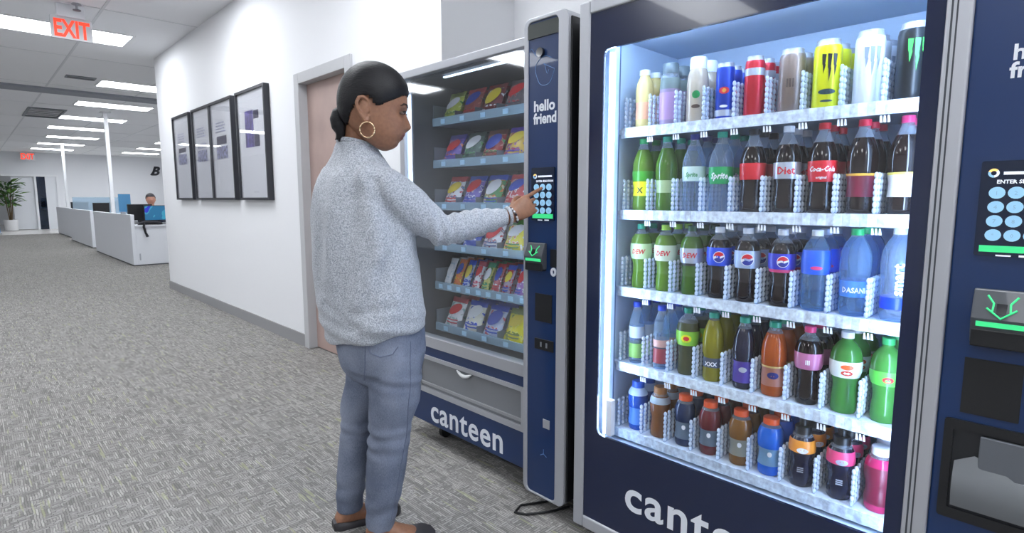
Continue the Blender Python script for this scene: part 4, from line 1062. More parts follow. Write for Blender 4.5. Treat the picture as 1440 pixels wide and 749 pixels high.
def skin_mat(name, col):
    m = pm(name, col, 0.5, speck=0.05, sscale=90)
    b = m.node_tree.nodes['Principled BSDF']
    b.inputs['Subsurface Weight'].default_value = 0.12
    b.inputs['Subsurface Radius'].default_value = (0.012, 0.005, 0.003)
    return m
SKIN = skin_mat('skin_brown', (142, 100, 76))
LIPS = pm('lip_colour', (126, 72, 62), 0.4)

FA = math.radians(42)
FV = Vector((math.sin(FA), math.cos(FA), 0))         # where the torso faces (local: x right of view, y away)
SV = Vector((math.cos(FA), -math.sin(FA), 0))        # her right-hand side
def ell(c, a, b, n=32, fv=FV, sv=SV, p=2.3):
    out = []
    for k in range(n):
        th = 2 * PI * k / n
        ca, sa = math.cos(th), math.sin(th)
        ca = math.copysign(abs(ca) ** (2 / p), ca); sa = math.copysign(abs(sa) ** (2 / p), sa)
        out.append(Vector(c) + sv * (a * ca) + fv * (b * sa))
    return out

KH = 1 / 436.0
H0 = Vector((0.014, -0.03, 1.475))
HT = math.radians(8)
HX = Vector((math.cos(HT), math.sin(HT), 0)); HY = Vector((-math.sin(HT), math.cos(HT), 0)); HZ = Vector((0, 0, 1))
def hp(x, y, z): return H0 + HX * x + HY * y + HZ * z
# level (down from ear hole is positive): front, back, half width, nose, lips
HEAD = [(-65, 18, -4, .018, 0, 0), (-62, 26, -11, .032, 0, 0), (-56, 36, -20, .050, 0, 0), (-47, 45, -28, .064, 0, 0), (-35, 52, -34, .073, 0, 0), (-22, 54.5, -37, .0765, 0, 0), (-12, 54.6, -37.5, .0765, 0, 0), (-7, 54, -37, .0755, 0, 0), (-1, 51.5, -36, .074, .8, 0), (4, 51, -34.5, .0725, 3, 0), (10, 51, -31.5, .070, 6, 0), (16, 50.5, -28, .0675, 8.6, 0), (20, 50, -25, .066, 9.2, 0), (23.5, 49.4, -22, .064, 6, 0), (26, 49, -19, .062, 1.2, .6), (29.5, 48, -16, .060, 0, 2.6), (32.4, 46.8, -13, .057, 0, .9), (35.5, 44.5, -9, .053, 0, 2.4), (39, 41.5, -4, .048, 0, .2), (43, 39.5, 2, .042, 0, .4), (47, 35.5, 8, .034, 0, .2), (50, 29.5, 13, .024, 0, 0), (51.5, 25, 17, .014, 0, 0)]
def head_point(lv, th, off=0.0):
    f, b, W, ns, lp = interp(HEAD, lv)
    f *= KH; b *= KH
    xc = b + (f - b) * 0.46
    ca, sa = math.cos(th), math.sin(th)
    p = 2.25
    c2 = math.copysign(abs(ca) ** (2 / p), ca); s2 = math.copysign(abs(sa) ** (2 / p), sa)
    x = xc + ((f - xc) if c2 > 0 else (xc - b)) * c2
    y = W * s2
    z = -lv * KH
    if c2 > 0 and not off:
        wing = .0155 if 15 < lv < 24 else .0105
        x += ns * KH * math.exp(-(y / wing) ** 2) + lp * KH * math.exp(-(y / .021) ** 2)
        for sgn in (-1, 1):
            x -= .0075 * math.exp(-((y - sgn * .031) / .0135) ** 2 - ((lv + 0.5) / 6.5) ** 2)
            x += .0045 * math.exp(-((y - sgn * .040) / .016) ** 2 - ((lv - 13) / 7) ** 2)
            x += .003 * math.exp(-((y - sgn * .030) / .018) ** 2 - ((lv + 9) / 4) ** 2)
    if off:
        d = Vector((x - xc, y * 1.0, z - 0.03))
        d.normalize()
        x += d.x * off; y += d.y * off; z += d.z * off
    return x, y, z
def head_rings(n=72, levels=64, off=0.0):
    out = []
    for j in range(levels + 1):
        lv = -65 + (51.5 + 65) * j / levels
        out.append([hp(*head_point(lv, 2 * PI * k / n, off)) for k in range(n)])
    return out

def finger(mb, base, d, n, lens, bends, r0, r1):
    """chain of phalanges bending from d towards -n"""
    p = Vector(base); pts = [p - d * 0.02, p]; rad = [r0, r0]
    ang = 0
    m = len(lens)
    for i, (l, bd) in enumerate(zip(lens, bends)):
        ang += math.radians(bd)
        dr = d * math.cos(ang) - n * math.sin(ang)
        p = p + dr * (l * 0.5); pts.append(p.copy()); rad.append((r0 + (r1 - r0) * (i + .5) / m) * 0.97)
        p = p + dr * (l * 0.5); pts.append(p.copy()); rad.append(r0 + (r1 - r0) * (i + 1) / m)
    tip = pts[-1] + (pts[-1] - pts[-2]).normalized() * (r1 * .7)
    pts.append(tip); rad.append(r1 * .45)
    mb.tube(pts, rad, 12)
    return tip
def hand(mb, wrist, d, n, point=True, sc=1.0):
    """d: wrist to knuckles, n: out of the back of the hand, t: thumb side"""
    d = d.normalized(); n = (n - d * n.dot(d)).normalized()
    t = d.cross(n) if point != 'left' else n.cross(d)
    if t.z < 0 and point is True: t = -t
    W = Vector(wrist)
    rings = []
    for q, a, b_, sh in ((-.03, .023, .019, 0), (0, .026, .0195, 0), (.03, .035, .0185, .001), (.06, .040, .0165, .002), (.085, .040, .0145, .002), (.094, .036, .010, .001)):
        rings.append([W + d * (q * sc) + t * ((a * math.cos(2 * PI * k / 20) + sh) * sc) + n * (b_ * math.sin(2 * PI * k / 20) * sc) for k in range(20)])
    mb.loft(rings)
    kn = W + d * (0.084 * sc)
    specs = [(.031, (.043, .027, .021), (8, 12, 6), .0084), (.0108, (.045, .030, .022), (34, 98, 70), .0078), (-.0098, (.041, .028, .021), (42, 100, 70), .0075), (-.0300, (.033, .021, .018), (50, 98, 70), .0068)]
    if point is not True: specs = [(o, l, (22, 28, 18), r) for o, l, _, r in specs]
    tips = []
    for o, l, bd, r in specs:
        tips.append(finger(mb, kn + t * (o * sc), d, n, [q * sc for q in l], bd, r * sc, r * sc * .76))
    td = (d * .75 + t * .45 - n * .45).normalized()
    finger(mb, W + d * (.022 * sc) + t * (.027 * sc) - n * (.006 * sc), td, (t if point is True else n), [.036 * sc, .030 * sc, .024 * sc], (0, 18, 22), .0112 * sc, .0085 * sc)
    return tips

# ---- the woman at the keypad
ppl = root('person', (0.9769, 1.6988, 0), 'woman in a grey sweater and faded jeans pressing the keypad of the snack machine', 'person', None, -YAW)
RS, RE, RW = Vector((0.078, -0.098, 1.232)), Vector((0.247, -0.055, 1.100)), Vector((0.448, 0.075, 1.142))
TIP = Vector((0.5885, 0.1370, 1.2390))       # touching a key of the snack machine
LS, LE, LW = Vector((-0.136, 0.118, 1.245)), Vector((-0.105, 0.205, 1.035)), Vector((0.06, 0.30, 1.08))
bm_ = MB()
bm_.loft(head_rings())
bm_.tube([(-.034, .008, 1.33), (-.033, .004, 1.39), (-.022, -.008, 1.43), (-.004, -.02, 1.475), (.0, -.025, 1.50)], [.062, .052, .050, .052, .05], 20)
for sg in (-1, 1):                                     # ears
    c = hp(-0.004, sg * 0.0765, 0.002)
    rim = [c + HX * (x * .95) + HZ * z + HY * (sg * y) for x, z, y in ((.014, .012, -.004), (.010, .028, .002), (-.002, .037, .007), (-.016, .034, .010), (-.023, .018, .012), (-.020, -.002, .011), (-.010, -.020, .007), (.002, -.036, .002), (.010, -.035, -.002), (.012, -.018, -.004))]
    bm_.tube(rim, [.006, .0055, .0055, .0058, .006, .0055, .0055, .0075, .006, .005], 8)
    bm_.ellipsoid(c + HX * -.004 + HY * (sg * .0005) + HZ * .0, (.017, .006, .031), 12, 8)
    bm_.ellipsoid(c + HX * .011 + HZ * -.004 + HY * (sg * .002), (.005, .005, .007), 8, 6)
torso = [(.685, .025, 0, .12, .09), (.74, .025, 0, .155, .115), (.82, .02, 0, .15, .105), (.95, 0, .01, .13, .095), (1.08, -.015, .01, .145, .105), (1.2, -.025, .005, .16, .105), (1.26, -.03, .005, .150, .085), (1.31, -.032, .005, .10, .060), (1.35, -.033, .005, .058, .053)]
bm_.loft([ell((x, y, z), a, b_) for z, x, y, a, b_ in torso])
nb = Vector((0.35, -0.9, 0.25))
hdir = Vector((0.62, 0.30, 0.36)).normalized()
hscale = 0.95
_d = (RW - RE).normalized()
RW = RW + (TIP - hand(MB(), RW + _d * .018, hdir, nb, True, hscale)[0])    # bring the fingertip onto the key
bm_.tube([RS, (RS + RE) / 2, RE, (RE * .6 + RW * .4), RW + (RW - RE).normalized() * .02], [.04, .042, .038, .035, .023], 14)
wr_end = RW + _d * .018
tips = hand(bm_, wr_end, hdir, nb, True, hscale)
bm_.tube([LS, (LS + LE) / 2, LE, (LE + LW) / 2, LW], [.05, .045, .038, .033, .023], 14)
hand(bm_, LW + (LW - LE).normalized() * .015, (LW - LE), Vector((.3, .6, -.6)), 'left', 0.9)
LH, LK, LA = Vector((-.022, .060, .66)), Vector((-.082, .060, .40)), Vector((-.122, .062, .09))
RH, RK, RA = Vector((.088, -.060, .66)), Vector((.062, -.052, .40)), Vector((.018, -.045, .09))
for H_, K_, A_ in ((LH, LK, LA), (RH, RK, RA)):
    bm_.tube([H_ + Vector((0, 0, .03)), (H_ + K_) / 2, K_, (K_ * .6 + A_ * .4), A_, A_ - Vector((0, 0, .05))], [.055, .050, .040, .036, .029, .032], 16)
FEET = []
for A_, fd in ((LA, Vector((.86, .50, 0)).normalized()), (RA, Vector((.98, .08, 0)).normalized())):
    side = Vector((-fd.y, fd.x, 0))
    FEET.append((A_, fd, side))
    rings = []
    for q, wd, z0, z1 in ((-.052, .020, .008, .045), (-.035, .028, .006, .075), (0, .031, .006, .085), (.05, .034, .006, .066), (.10, .042, .006, .045), (.135, .043, .006, .034), (.165, .034, .007, .028), (.178, .018, .009, .022)):
        c = Vector((A_.x, A_.y, (z0 + z1) / 2)) + fd * q
        rings.append([c + side * (wd * math.cos(2 * PI * k / 20)) + Vector((0, 0, (z1 - z0) / 2 * math.sin(2 * PI * k / 20))) for k in range(20)])
    bm_.loft(rings)
body_me = remeshed(bm_, 0.0028, 1, 0.5)
body_me.materials.append(SKIN); body_me.materials.append(LIPS)
for p in body_me.polygons:
    q = p.center - H0
    x, y, lv = q.dot(HX), q.dot(HY), -q.z / KH
    if x > 44 * KH and abs(y) < .021 and 27.8 < lv < 37.3: p.material_index = 1
bo = sub('body', body_me, ppl)
# eyes and brows
for sg in (-1, 1):
    c = hp(48.2 * KH - .002, sg * .031, -0.2 * KH)
    e = sub('eye', MB().ellipsoid(c, (.0100, .0115, .0050), 14, 10).mesh('eye', pm('eye_white', (124, 108, 100), 0.15), smooth=2), bo)
    ci = c + HX * .0068 + HY * (-sg * .001) - HZ * .0005
    sub('iris', MB().ellipsoid(ci, (.0045, .0062, .0048), 10, 8).mesh('iris', pm('iris_brown', (40, 24, 18), 0.1), smooth=2), e)
    lid = [c + HX * (.0095 * math.cos(a) + .0012) + HY * (.0128 * math.sin(a)) + HZ * (.0036 - .002 * abs(math.sin(a))) for a in [-1.3 + 2.6 * k / 8 for k in range(9)]]
    sub('eyelid', MB().tube(lid, [.0016] + [.0028] * 7 + [.0016], 6).mesh('eyelid', pm('lash_dark', (34, 22, 20), 0.6), smooth=2), e)
    br = []
    for k in range(9):
        y = .013 + .036 * k / 8
        th = math.asin(min(.98, (y / .0755) ** (2.25 / 2)))
        br.append(hp(*head_point(-9.5 - 2.2 * math.sin(PI * k / 9) + (1.5 if k > 6 else 0), sg * th)) + HX * .0012)
    sub('eyebrow', MB().tube(br, [.0012, .0022, .0026, .0026, .0025, .0022, .002, .0016, .0008], 6).mesh('eyebrow', pm('brow_dark', (36, 26, 24), 0.8), smooth=2), bo)
# hair: a shell over the skull ending at the hairline, and a low ponytail
def hair_mat():
    m = bpy.data.materials.new('black_hair'); m.use_nodes = True
    nt = m.node_tree; b = nt.nodes['Principled BSDF']
    b.inputs['Base Color'].default_value = lin((15, 14, 18)); b.inputs['Roughness'].default_value = 0.5; b.inputs['Specular IOR Level'].default_value = 0.35
    tc = nt.nodes.new('ShaderNodeTexCoord'); mp = nt.nodes.new('ShaderNodeMapping'); mp.inputs['Scale'].default_value = (25, 190, 190)
    mp.inputs['Rotation'].default_value = (0, math.radians(28), 0)
    nz = nt.nodes.new('ShaderNodeTexNoise'); nz.inputs['Scale'].default_value = 1.6; nz.inputs['Detail'].default_value = 4
    bp = nt.nodes.new('ShaderNodeBump'); bp.inputs['Strength'].default_value = 0.5; bp.inputs['Distance'].default_value = 0.003
    nt.links.new(tc.outputs['Object'], mp.inputs[0]); nt.links.new(mp.outputs[0], nz.inputs[0]); nt.links.new(nz.outputs['Fac'], bp.inputs['Height']); nt.links.new(bp.outputs[0], b.inputs['Normal'])
    return m
HAIR = hair_mat()
HLINE = [(-60, 24), (-30, 18), (-22, 2), (-12, -9.5), (-7, -15), (-2, -19), (3, -17), (8, -9), (14, -5.5), (24, -9), (40, -16), (50, -22), (56, -24), (90, -24)]
def hairline(xp):
    for (x0, l0), (x1, l1) in zip(HLINE, HLINE[1:]):
        if x0 <= xp <= x1: return l0 + (l1 - l0) * (xp - x0) / (x1 - x0)
    return -24
n, lvN = 96, 80
vs, idx, fs = [], {}, []
for j in range(lvN + 1):
    lv = -65 + (30 + 65) * j / lvN
    for k in range(n):
        x, y, z = head_point(lv, 2 * PI * k / n, 0.0055)
        xp = x / KH
        lim = hairline(xp)
        edge = max(0.0, min(1.0, (lim - lv) / 14))
        x2, y2, z2 = head_point(lv, 2 * PI * k / n, 0.0015 + 0.0105 * edge ** 0.5)
        idx[(j, k)] = len(vs); vs.append(hp(x2, y2, z2 - 0.0))
keep = lambda j, k: (-65 + 95 * j / lvN) < hairline(head_point(-65 + 95 * j / lvN, 2 * PI * k / n, 0.0055)[0] / KH)
for j in range(lvN):
    for k in range(n):
        k2 = (k + 1) % n
        if keep(j, k) and keep(j, k2) and keep(j + 1, k): fs.append((idx[(j, k)], idx[(j + 1, k)], idx[(j + 1, k2)], idx[(j, k2)]))
fs.append(tuple(idx[(0, k)] for k in range(n)))
hm = MB().add(vs, fs)
hair_me = hm.mesh('hair', HAIR, smooth=2)
b2 = bmesh.new(); b2.from_mesh(hair_me); bmesh.ops.delete(b2, geom=[v for v in b2.verts if not v.link_faces], context='VERTS'); b2.to_mesh(hair_me); b2.free()
hair = sub('hair', hair_me, ppl)
so = hair.modifiers.new('thickness', 'SOLIDIFY'); so.thickness = 0.006; so.offset = -1
pt = MB()
pc = [hp(-29 * KH, 0, 1 * KH), hp(-35 * KH, 0, 4 * KH), hp(-40 * KH, .002, 0), hp(-42 * KH, .002, -9 * KH), hp(-41 * KH, 0, -20 * KH), hp(-39 * KH, -.002, -30 * KH), hp(-42 * KH, 0, -40 * KH)]
pt.tube(pc, [.014, .016, .023, .027, .024, .013, .003], 16)
for k in range(7):
    a = k * 0.9
    pt.tube([p + Vector((.012 * math.cos(a + i * .2), .014 * math.sin(a + i * .2), 0)) for i, p in enumerate(pc[2:])], [.008, .009, .008, .004, .0012], 6)
pt_me = remeshed(pt, 0.004, 2); pt_me.materials.append(HAIR)
sub('ponytail', pt_me, hair)
# hoop earrings, twisted gold
GOLD = pm('pale_gold', (226, 196, 160), 0.25, metal=0.9)
for sg in (-1, 1):
    c = hp(1.5 * KH, sg * .079, -26.5 * KH)
    R0 = 10.2 * KH
    rp = [c + HX * (R0 * math.cos(2 * PI * k / 40) * .96) + HZ * (R0 * math.sin(2 * PI * k / 40)) + HY * (sg * .004 * math.sin(2 * PI * k / 40)) for k in range(41)]
    sub('hoop_earring', MB().tube(rp, [.0026 + .0008 * math.sin(k * 1.9) for k in range(41)], 8).mesh('hoop_earring', GOLD, smooth=2), ppl)

# sweater
def sweater_mat():
    m = bpy.data.materials.new('heather_knit'); m.use_nodes = True
    nt = m.node_tree; N = nt.nodes.new; L = nt.links.new
    b = nt.nodes['Principled BSDF']; b.inputs['Roughness'].default_value = 0.95; b.inputs['Specular IOR Level'].default_value = 0.1; b.inputs['Sheen Weight'].default_value = 0.25
    tc = N('ShaderNodeTexCoord')
    nz = N('ShaderNodeTexNoise'); nz.inputs['Scale'].default_value = 420; nz.inputs['Detail'].default_value = 3
    n2 = N('ShaderNodeTexNoise'); n2.inputs['Scale'].default_value = 210; n2.inputs['Detail'].default_value = 2
    L(tc.outputs['Object'], nz.inputs[0]); L(tc.outputs['Object'], n2.inputs[0])
    ad = N('ShaderNodeMath'); ad.operation = 'ADD'; L(nz.outputs['Fac'], ad.inputs[0]); L(n2.outputs['Fac'], ad.inputs[1])
    cr = N('ShaderNodeValToRGB'); cr.color_ramp.elements[0].position = 0.40; cr.color_ramp.elements[1].position = 0.60
    cr.color_ramp.elements[0].color = lin((142, 147, 155)); cr.color_ramp.elements[1].color = lin((198, 202, 209))
    hf = N('ShaderNodeMath'); hf.operation = 'MULTIPLY'; hf.inputs[1].default_value = 0.5; L(ad.outputs[0], hf.inputs[0])
    L(hf.outputs[0], cr.inputs[0]); L(cr.outputs[0], b.inputs['Base Color'])
    bp = N('ShaderNodeBump'); bp.inputs['Strength'].default_value = 0.55; bp.inputs['Distance'].default_value = 0.004
    L(hf.outputs[0], bp.inputs['Height']); L(bp.outputs[0], b.inputs['Normal'])
    return m
KNIT = sweater_mat()
sw_r = [(.738, .010, 0, .180, .134), (.752, .009, 0, .194, .141), (.79, .004, 0, .203, .147), (.86, -.010, .005, .214, .152), (.98, -.022, .008, .213, .150), (1.08, -.026, .008, .210, .146), (1.16, -.031, .006, .200, .136), (1.225, -.033, .004, .184, .120), (1.27, -.034, .003, .162, .102), (1.308, -.034, .003, .126, .085), (1.342, -.034, .003, .092, .074), (1.368, -.034, .003, .073, .066), (1.378, -.034, .003, .065, .061)]
sm_ = MB()
rings = []
for z, x, y, a, b_ in sw_r:
    rg = ell((x, y, z), a, b_, 40)
    f = max(0.0, min(1.0, (0.98 - z) / 0.25))
    g2 = max(0.0, min(1.0, (z - 1.335) / 0.03))
    rings.append([Vector((p.x, p.y, p.z + .20 * (p.x - .015) * f - .35 * g2 * (p - Vector((x, y, z))).dot(FV) * .8)) for p in rg])
sm_.loft(rings)
U = (RE - RS)
sl = [RS - U * .25 + Vector((-.03, .02, .0)), RS, RS + U * .35, RS + U * .7, RE + Vector((.004, 0, -.004)), RE * .78 + RW * .22, RE * .5 + RW * .5, RE * .22 + RW * .78, RW * 1.0]
sm_.tube(sl, [.062, .072, .067, .063, .060, .053, .045, .037, .030], 24)
U = (LE - LS)
sl2 = [LS - U * .2 + Vector((.03, -.02, 0)), LS, LS + U * .5, LE, (LE + LW) / 2, LW]
sm_.tube(sl2, [.07, .075, .068, .058, .045, .031], 20)
sw_me = remeshed(sm_, 0.0062, 12, 0.5)
ax = (RW - RS).normalized()
FOLDS = [(.06, 1.25, .125, 1.07, -.013, .020), (.03, 1.24, .07, 1.02, .008, .026), (-.07, 1.26, -.10, .95, .008, .032), (-.01, 1.2, -.055, .86, -.009, .030),
         (-.14, 1.15, -.15, .90, -.006, .025), (.11, 1.04, .04, .86, -.007, .022), (.15, .98, .10, .82, .006, .022), (-.13, .85, -.02, .80, -.007, .018), (-.02, .84, .10, .86, -.006, .018), (-.05, .765, .08, .79, .005, .016)]
def sw_fold(p, nn):
    d = 0.0
    d += .010 * (noise.noise(Vector((p.x * 9 + 3, p.y * 9, p.z * 3.2))))
    d += .004 * (noise.noise(Vector((p.x * 22, p.y * 22, p.z * 9))))
    # gathered folds running out from the underarm and round the elbow
    if nn.y < .3:
        for x0, z0, x1, z1, A, wd in FOLDS:
            vx, vz = x1 - x0, z1 - z0
            t = max(0.0, min(1.0, ((p.x - x0) * vx + (p.z - z0) * vz) / (vx * vx + vz * vz)))
            dx, dz = p.x - x0 - vx * t, p.z - z0 - vz * t
            d += A * math.exp(-(dx * dx + dz * dz) / (wd * wd))
    q = p - RE
    d += .0055 * math.sin(q.dot(ax) * 150 + q.z * 60) * math.exp(-(q.length / .075) ** 2)
    q = p - (RE * .4 + RW * .6)
    d += .003 * math.sin(q.dot(ax) * 170) * math.exp(-(q.length / .09) ** 2)
    if p.z < .86: d += .0045 * math.sin(p.z * 95 + p.x * 22) * (1 - max(0, (p.z - .76)) / .10 if p.z > .76 else 1)
    return d
displace(sw_me, sw_fold)
sw_me.materials.append(KNIT)
swo = sub('sweater', sw_me, ppl)
cl = [Vector((-.034, .003, 1.375)) + SV * (.0625 * math.cos(2 * PI * k / 28)) + FV * (.060 * math.sin(2 * PI * k / 28)) + Vector((0, 0, -.017 * math.sin(2 * PI * k / 28))) for k in range(29)]
sub('collar_rib', MB().tube(cl, .008, 8).mesh('collar_rib', KNIT, smooth=2), swo)
ct_ = []
dr = (RW - RE).normalized(); s1 = dr.orthogonal().normalized(); s2 = dr.cross(s1)
ct_ = [RW + dr * .004 + s1 * (.0295 * math.cos(2 * PI * k / 20)) + s2 * (.0295 * math.sin(2 * PI * k / 20)) for k in range(21)]
sub('cuff_rib', MB().tube(ct_, .006, 8).mesh('cuff_rib', KNIT, smooth=2), swo)
# beaded bracelet
wc = wr_end + hdir * .004
s1 = hdir.orthogonal().normalized(); s2 = hdir.cross(s1)
bc = MB()
for k in range(16):
    a = 2 * PI * k / 16
    bc.ellipsoid(wc + s1 * (.028 * math.cos(a)) + s2 * (.028 * math.sin(a)), (.0052, .0052, .0052), 8, 6, mi=k % 3 == 0)
sub('bead_bracelet', bc.mesh('bead_bracelet', [pm('bead_silver', (206, 204, 206), 0.2, metal=0.5), pm('bead_dark', (50, 40, 50), 0.3)], smooth=2), ppl)
# polished nail on the pointing finger
nl = MB().ellipsoid(tips[0] - hdir * .006 + nb.normalized() * .0045, (.005, .005, .004), 8, 6)
sub('fingernail', nl.mesh('fingernail', pm('nail_plum', (92, 20, 60), 0.15), smooth=2), bo)

# jeans
def denim_mat():
    m = pm('faded_denim', (118, 126, 148), 0.85, spec=0.2)
    nt = m.node_tree; N = nt.nodes.new; L = nt.links.new; b = nt.nodes['Principled BSDF']
    tc = N('ShaderNodeTexCoord')
    n1 = N('ShaderNodeTexNoise'); n1.inputs['Scale'].default_value = 5; n1.inputs['Detail'].default_value = 3
    mp = N('ShaderNodeMapping'); mp.inputs['Scale'].default_value = (520, 520, 170)
    n2 = N('ShaderNodeTexNoise'); n2.inputs['Scale'].default_value = 1
    L(tc.outputs['Object'], n1.inputs[0]); L(tc.outputs['Object'], mp.inputs[0]); L(mp.outputs[0], n2.inputs[0])
    ad = N('ShaderNodeMath'); ad.operation = 'MULTIPLY_ADD'; ad.inputs[1].default_value = 0.45; L(n2.outputs['Fac'], ad.inputs[0]); L(n1.outputs['Fac'], ad.inputs[2])
    cr = N('ShaderNodeValToRGB'); cr.color_ramp.elements[0].position = 0.55; cr.color_ramp.elements[1].position = 0.92
    cr.color_ramp.elements[0].color = lin((92, 100, 118)); cr.color_ramp.elements[1].color = lin((136, 143, 160))
    L(ad.outputs[0], cr.inputs[0]); L(cr.outputs[0], b.inputs['Base Color'])
    return m
DENIM = denim_mat()
jm = MB()
jm.loft([ell((x, y, z), a, b_, 36) for z, x, y, a, b_ in ((.58, .024, 0, .11, .09), (.63, .025, 0, .155, .122), (.69, .026, 0, .172, .132), (.76, .024, 0, .172, .132), (.84, .018, 0, .160, .118), (.88, .012, 0, .150, .108))])
jm.tube([RH + Vector((0, 0, .03)), RH * .5 + RK * .5 + Vector((.006, 0, 0)), RK + Vector((0, 0, .05)), RK, RK * .65 + RA * .35, RK * .3 + RA * .7, RA + Vector((0, 0, -.01)), RA + Vector((-.002, 0, -.035))], [.092, .086, .074, .071, .069, .061, .052, .050], 24)
jm.tube([LH + Vector((0, 0, .03)), LH * .5 + LK * .5, LK + Vector((0, 0, .05)), LK, LK * .65 + LA * .35, LK * .3 + LA * .7, LA + Vector((0, 0, .0)), LA + Vector((0, 0, -.030))], [.080, .070, .060, .056, .055, .052, .047, .046], 24)
j_me = remeshed(jm, 0.0058, 6, 0.5)
def j_fold(p, nn):
    d = .004 * noise.noise(Vector((p.x * 12, p.y * 12, p.z * 6)))
    for K_, a in ((RK, .0028), (LK, .0024)):
        q = p - K_
        if abs(q.x) < .12:
            d += a * math.sin(p.z * 120 + 12 * p.x + 1.5 * noise.noise(p * 14)) * math.exp(-((q.z + .01) / .055) ** 2) * (0.4 + 0.6 * (nn.y < 0))
    d += .0025 * math.sin(p.z * 130 + p.x * 30) * math.exp(-((p.z - .60) / .03) ** 2)
    d += .0025 * math.sin(p.z * 90 - p.x * 20) * math.exp(-((p.z - .14) / .06) ** 2)
    return d
displace(j_me, j_fold)
j_me.materials.append(DENIM)
jo = sub('jeans', j_me, ppl)
bv = BVHTree.FromPolygons([v.co[:] for v in j_me.vertices], [p.vertices[:] for p in j_me.polygons])
def on_jeans(x, z, lift=.0008):
    h = bv.ray_cast(Vector((x, -1, z)), Vector((0, 1, 0)))
    return (h[0] + h[1] * lift) if h[0] is not None else None
def seam(pts, r, name):
    q = []
    for (x0, z0), (x1, z1) in zip(pts, pts[1:]):
        for k in range(8):
            p = on_jeans(x0 + (x1 - x0) * k / 8, z0 + (z1 - z0) * k / 8)
            if p is not None: q.append(p)
    if len(q) > 2: sub(name, MB().tube(q, r, 5).mesh(name, pm('denim_stitch', (104, 112, 134), 0.8), smooth=2), jo)
seam([(.020, .745), (.026, .712), (.060, .700), (.100, .708), (.118, .735)], .0016, 'back_pocket')
seam([(.150, .74), (.148, .60), (.122, .40), (.088, .22), (.058, .08)], .0014, 'side_seam')
seam([(.012, .74), (.006, .67), (-.006, .60)], .0014, 'seat_seam')
# flat shoes
SHOE = pm('dark_flat_shoe', (44, 42, 46), 0.5)
for A_, fd, side in FEET:
    s = MB(); rings = []
    for q, wd, z1 in ((-.062, .020, .026), (-.045, .033, .030), (0, .036, .022), (.05, .039, .022), (.10, .047, .034), (.14, .048, .040), (.172, .038, .034), (.190, .018, .022)):
        c = Vector((A_.x, A_.y, 0)) + fd * q
        rings.append([c + side * wd + Vector((0, 0, .0)), c - side * wd, c - side * (wd * 1.02) + Vector((0, 0, z1 * .6)), c - side * (wd * .82) + Vector((0, 0, z1)), c + side * (wd * .82) + Vector((0, 0, z1)), c + side * (wd * 1.02) + Vector((0, 0, z1 * .6))])
    s.loft(rings)
    so_ = sub('shoe', s.mesh('shoe', SHOE, smooth=True), ppl)

# ------------------------------------------------------------------ open office beyond the wall
DESKW = pm('desk_white', (226, 229, 235), 0.45)
STEEL = pm('desk_grey_edge', (176, 180, 188), 0.4)
def desk(x, y0, y1, x1, label):
    t = root('office_desk', ((x + x1) / 2, (y0 + y1) / 2, 0), label, 'desk', 'white office desks in a row')
    part('side_panel', MB().box(x, x + 0.06, y0, y1, 0.02, 0.92), DESKW, t, bevel=0.006)
    part('plinth', MB().box(x + 0.01, x + 0.05, y0 + 0.02, y1 - 0.02, 0.0, 0.02).box(x + 0.05, x1 - 0.02, y0 + 0.03, y0 + 0.05, 0.0, 0.02), pm('plinth_dark', (90, 92, 98), 0.6), t)
    part('end_panel', MB().box(x + 0.06, x1, y0 + 0.02, y0 + 0.06, 0.02, 0.70), DESKW, t, bevel=0.004)
    part('end_panel', MB().box(x + 0.06, x1, y1 - 0.06, y1 - 0.02, 0.02, 0.70), DESKW, t)
    part('desk_top', MB().box(x + 0.06, x1, y0 + 0.0, y0 + 0.80, 0.70, 0.73), DESKW, t, bevel=0.003)
    part('desk_top', MB().box(x + 0.06, x1, y1 - 0.80, y1, 0.70, 0.73), DESKW, t, bevel=0.003)
    part('cable_grommet', MB().box(x + 0.1, x + 0.12, y0 + 0.012, y0 + 0.02, 0.10, 0.22), STEEL, t)
    return t
desk(2.09, 11.9, 15.9, 3.9, 'nearest white office desk with a tall side panel')
desk(2.17, 17.0, 20.8, 3.9, 'second white office desk, middle of the three')
desk(2.30, 21.9, 25.4, 3.9, 'farthest white office desk of the three')
def pole(x, y, w_, label):
    t = root('power_pole', (x, y, 0), label, 'pole', 'white power poles over the desks')
    part('shaft', MB().box(x - w_, x + w_, y - w_, y + w_, 0.0, 2.985), pm('pole_white', (244, 246, 250), 0.4), t, bevel=0.008)
    part('ceiling_collar', MB().box(x - 0.09, x + 0.09, y - 0.09, y + 0.09, 2.985, 2.999), WHITE, t)
pole(2.27, 14.6, 0.036, 'tall white pole rising from the nearest desk to the ceiling')
pole(2.50, 24.2, 0.036, 'thin white pole rising from the farthest desk to the ceiling')
def monitor(x, y, z, w_, h_, face, label, img=None):
    """face -1: screen looks towards the camera side, +1: we see its back"""
    t = root('computer_monitor', (x, y, z), label, 'monitor')
    part('foot', MB().box(x - 0.11, x + 0.11, y - 0.08, y + 0.08, z, z + 0.012), BLACK, t, bevel=0.003)
    part('stand', MB().box(x - 0.025, x + 0.025, y - 0.012, y + 0.012, z + 0.012, z + 0.2), BLACK, t)
    part('housing', MB().box(x - w_ / 2, x + w_ / 2, y - 0.018, y + 0.018, z + 0.07, z + 0.07 + h_), BLACK, t, bevel=0.005)
    ys = y + face * 0.0185
    if img: part('screen', MB().box(x - w_ / 2 + .012, x + w_ / 2 - .012, ys - 0.0005, ys + 0.0005, z + 0.082, z + 0.058 + h_), img, t)
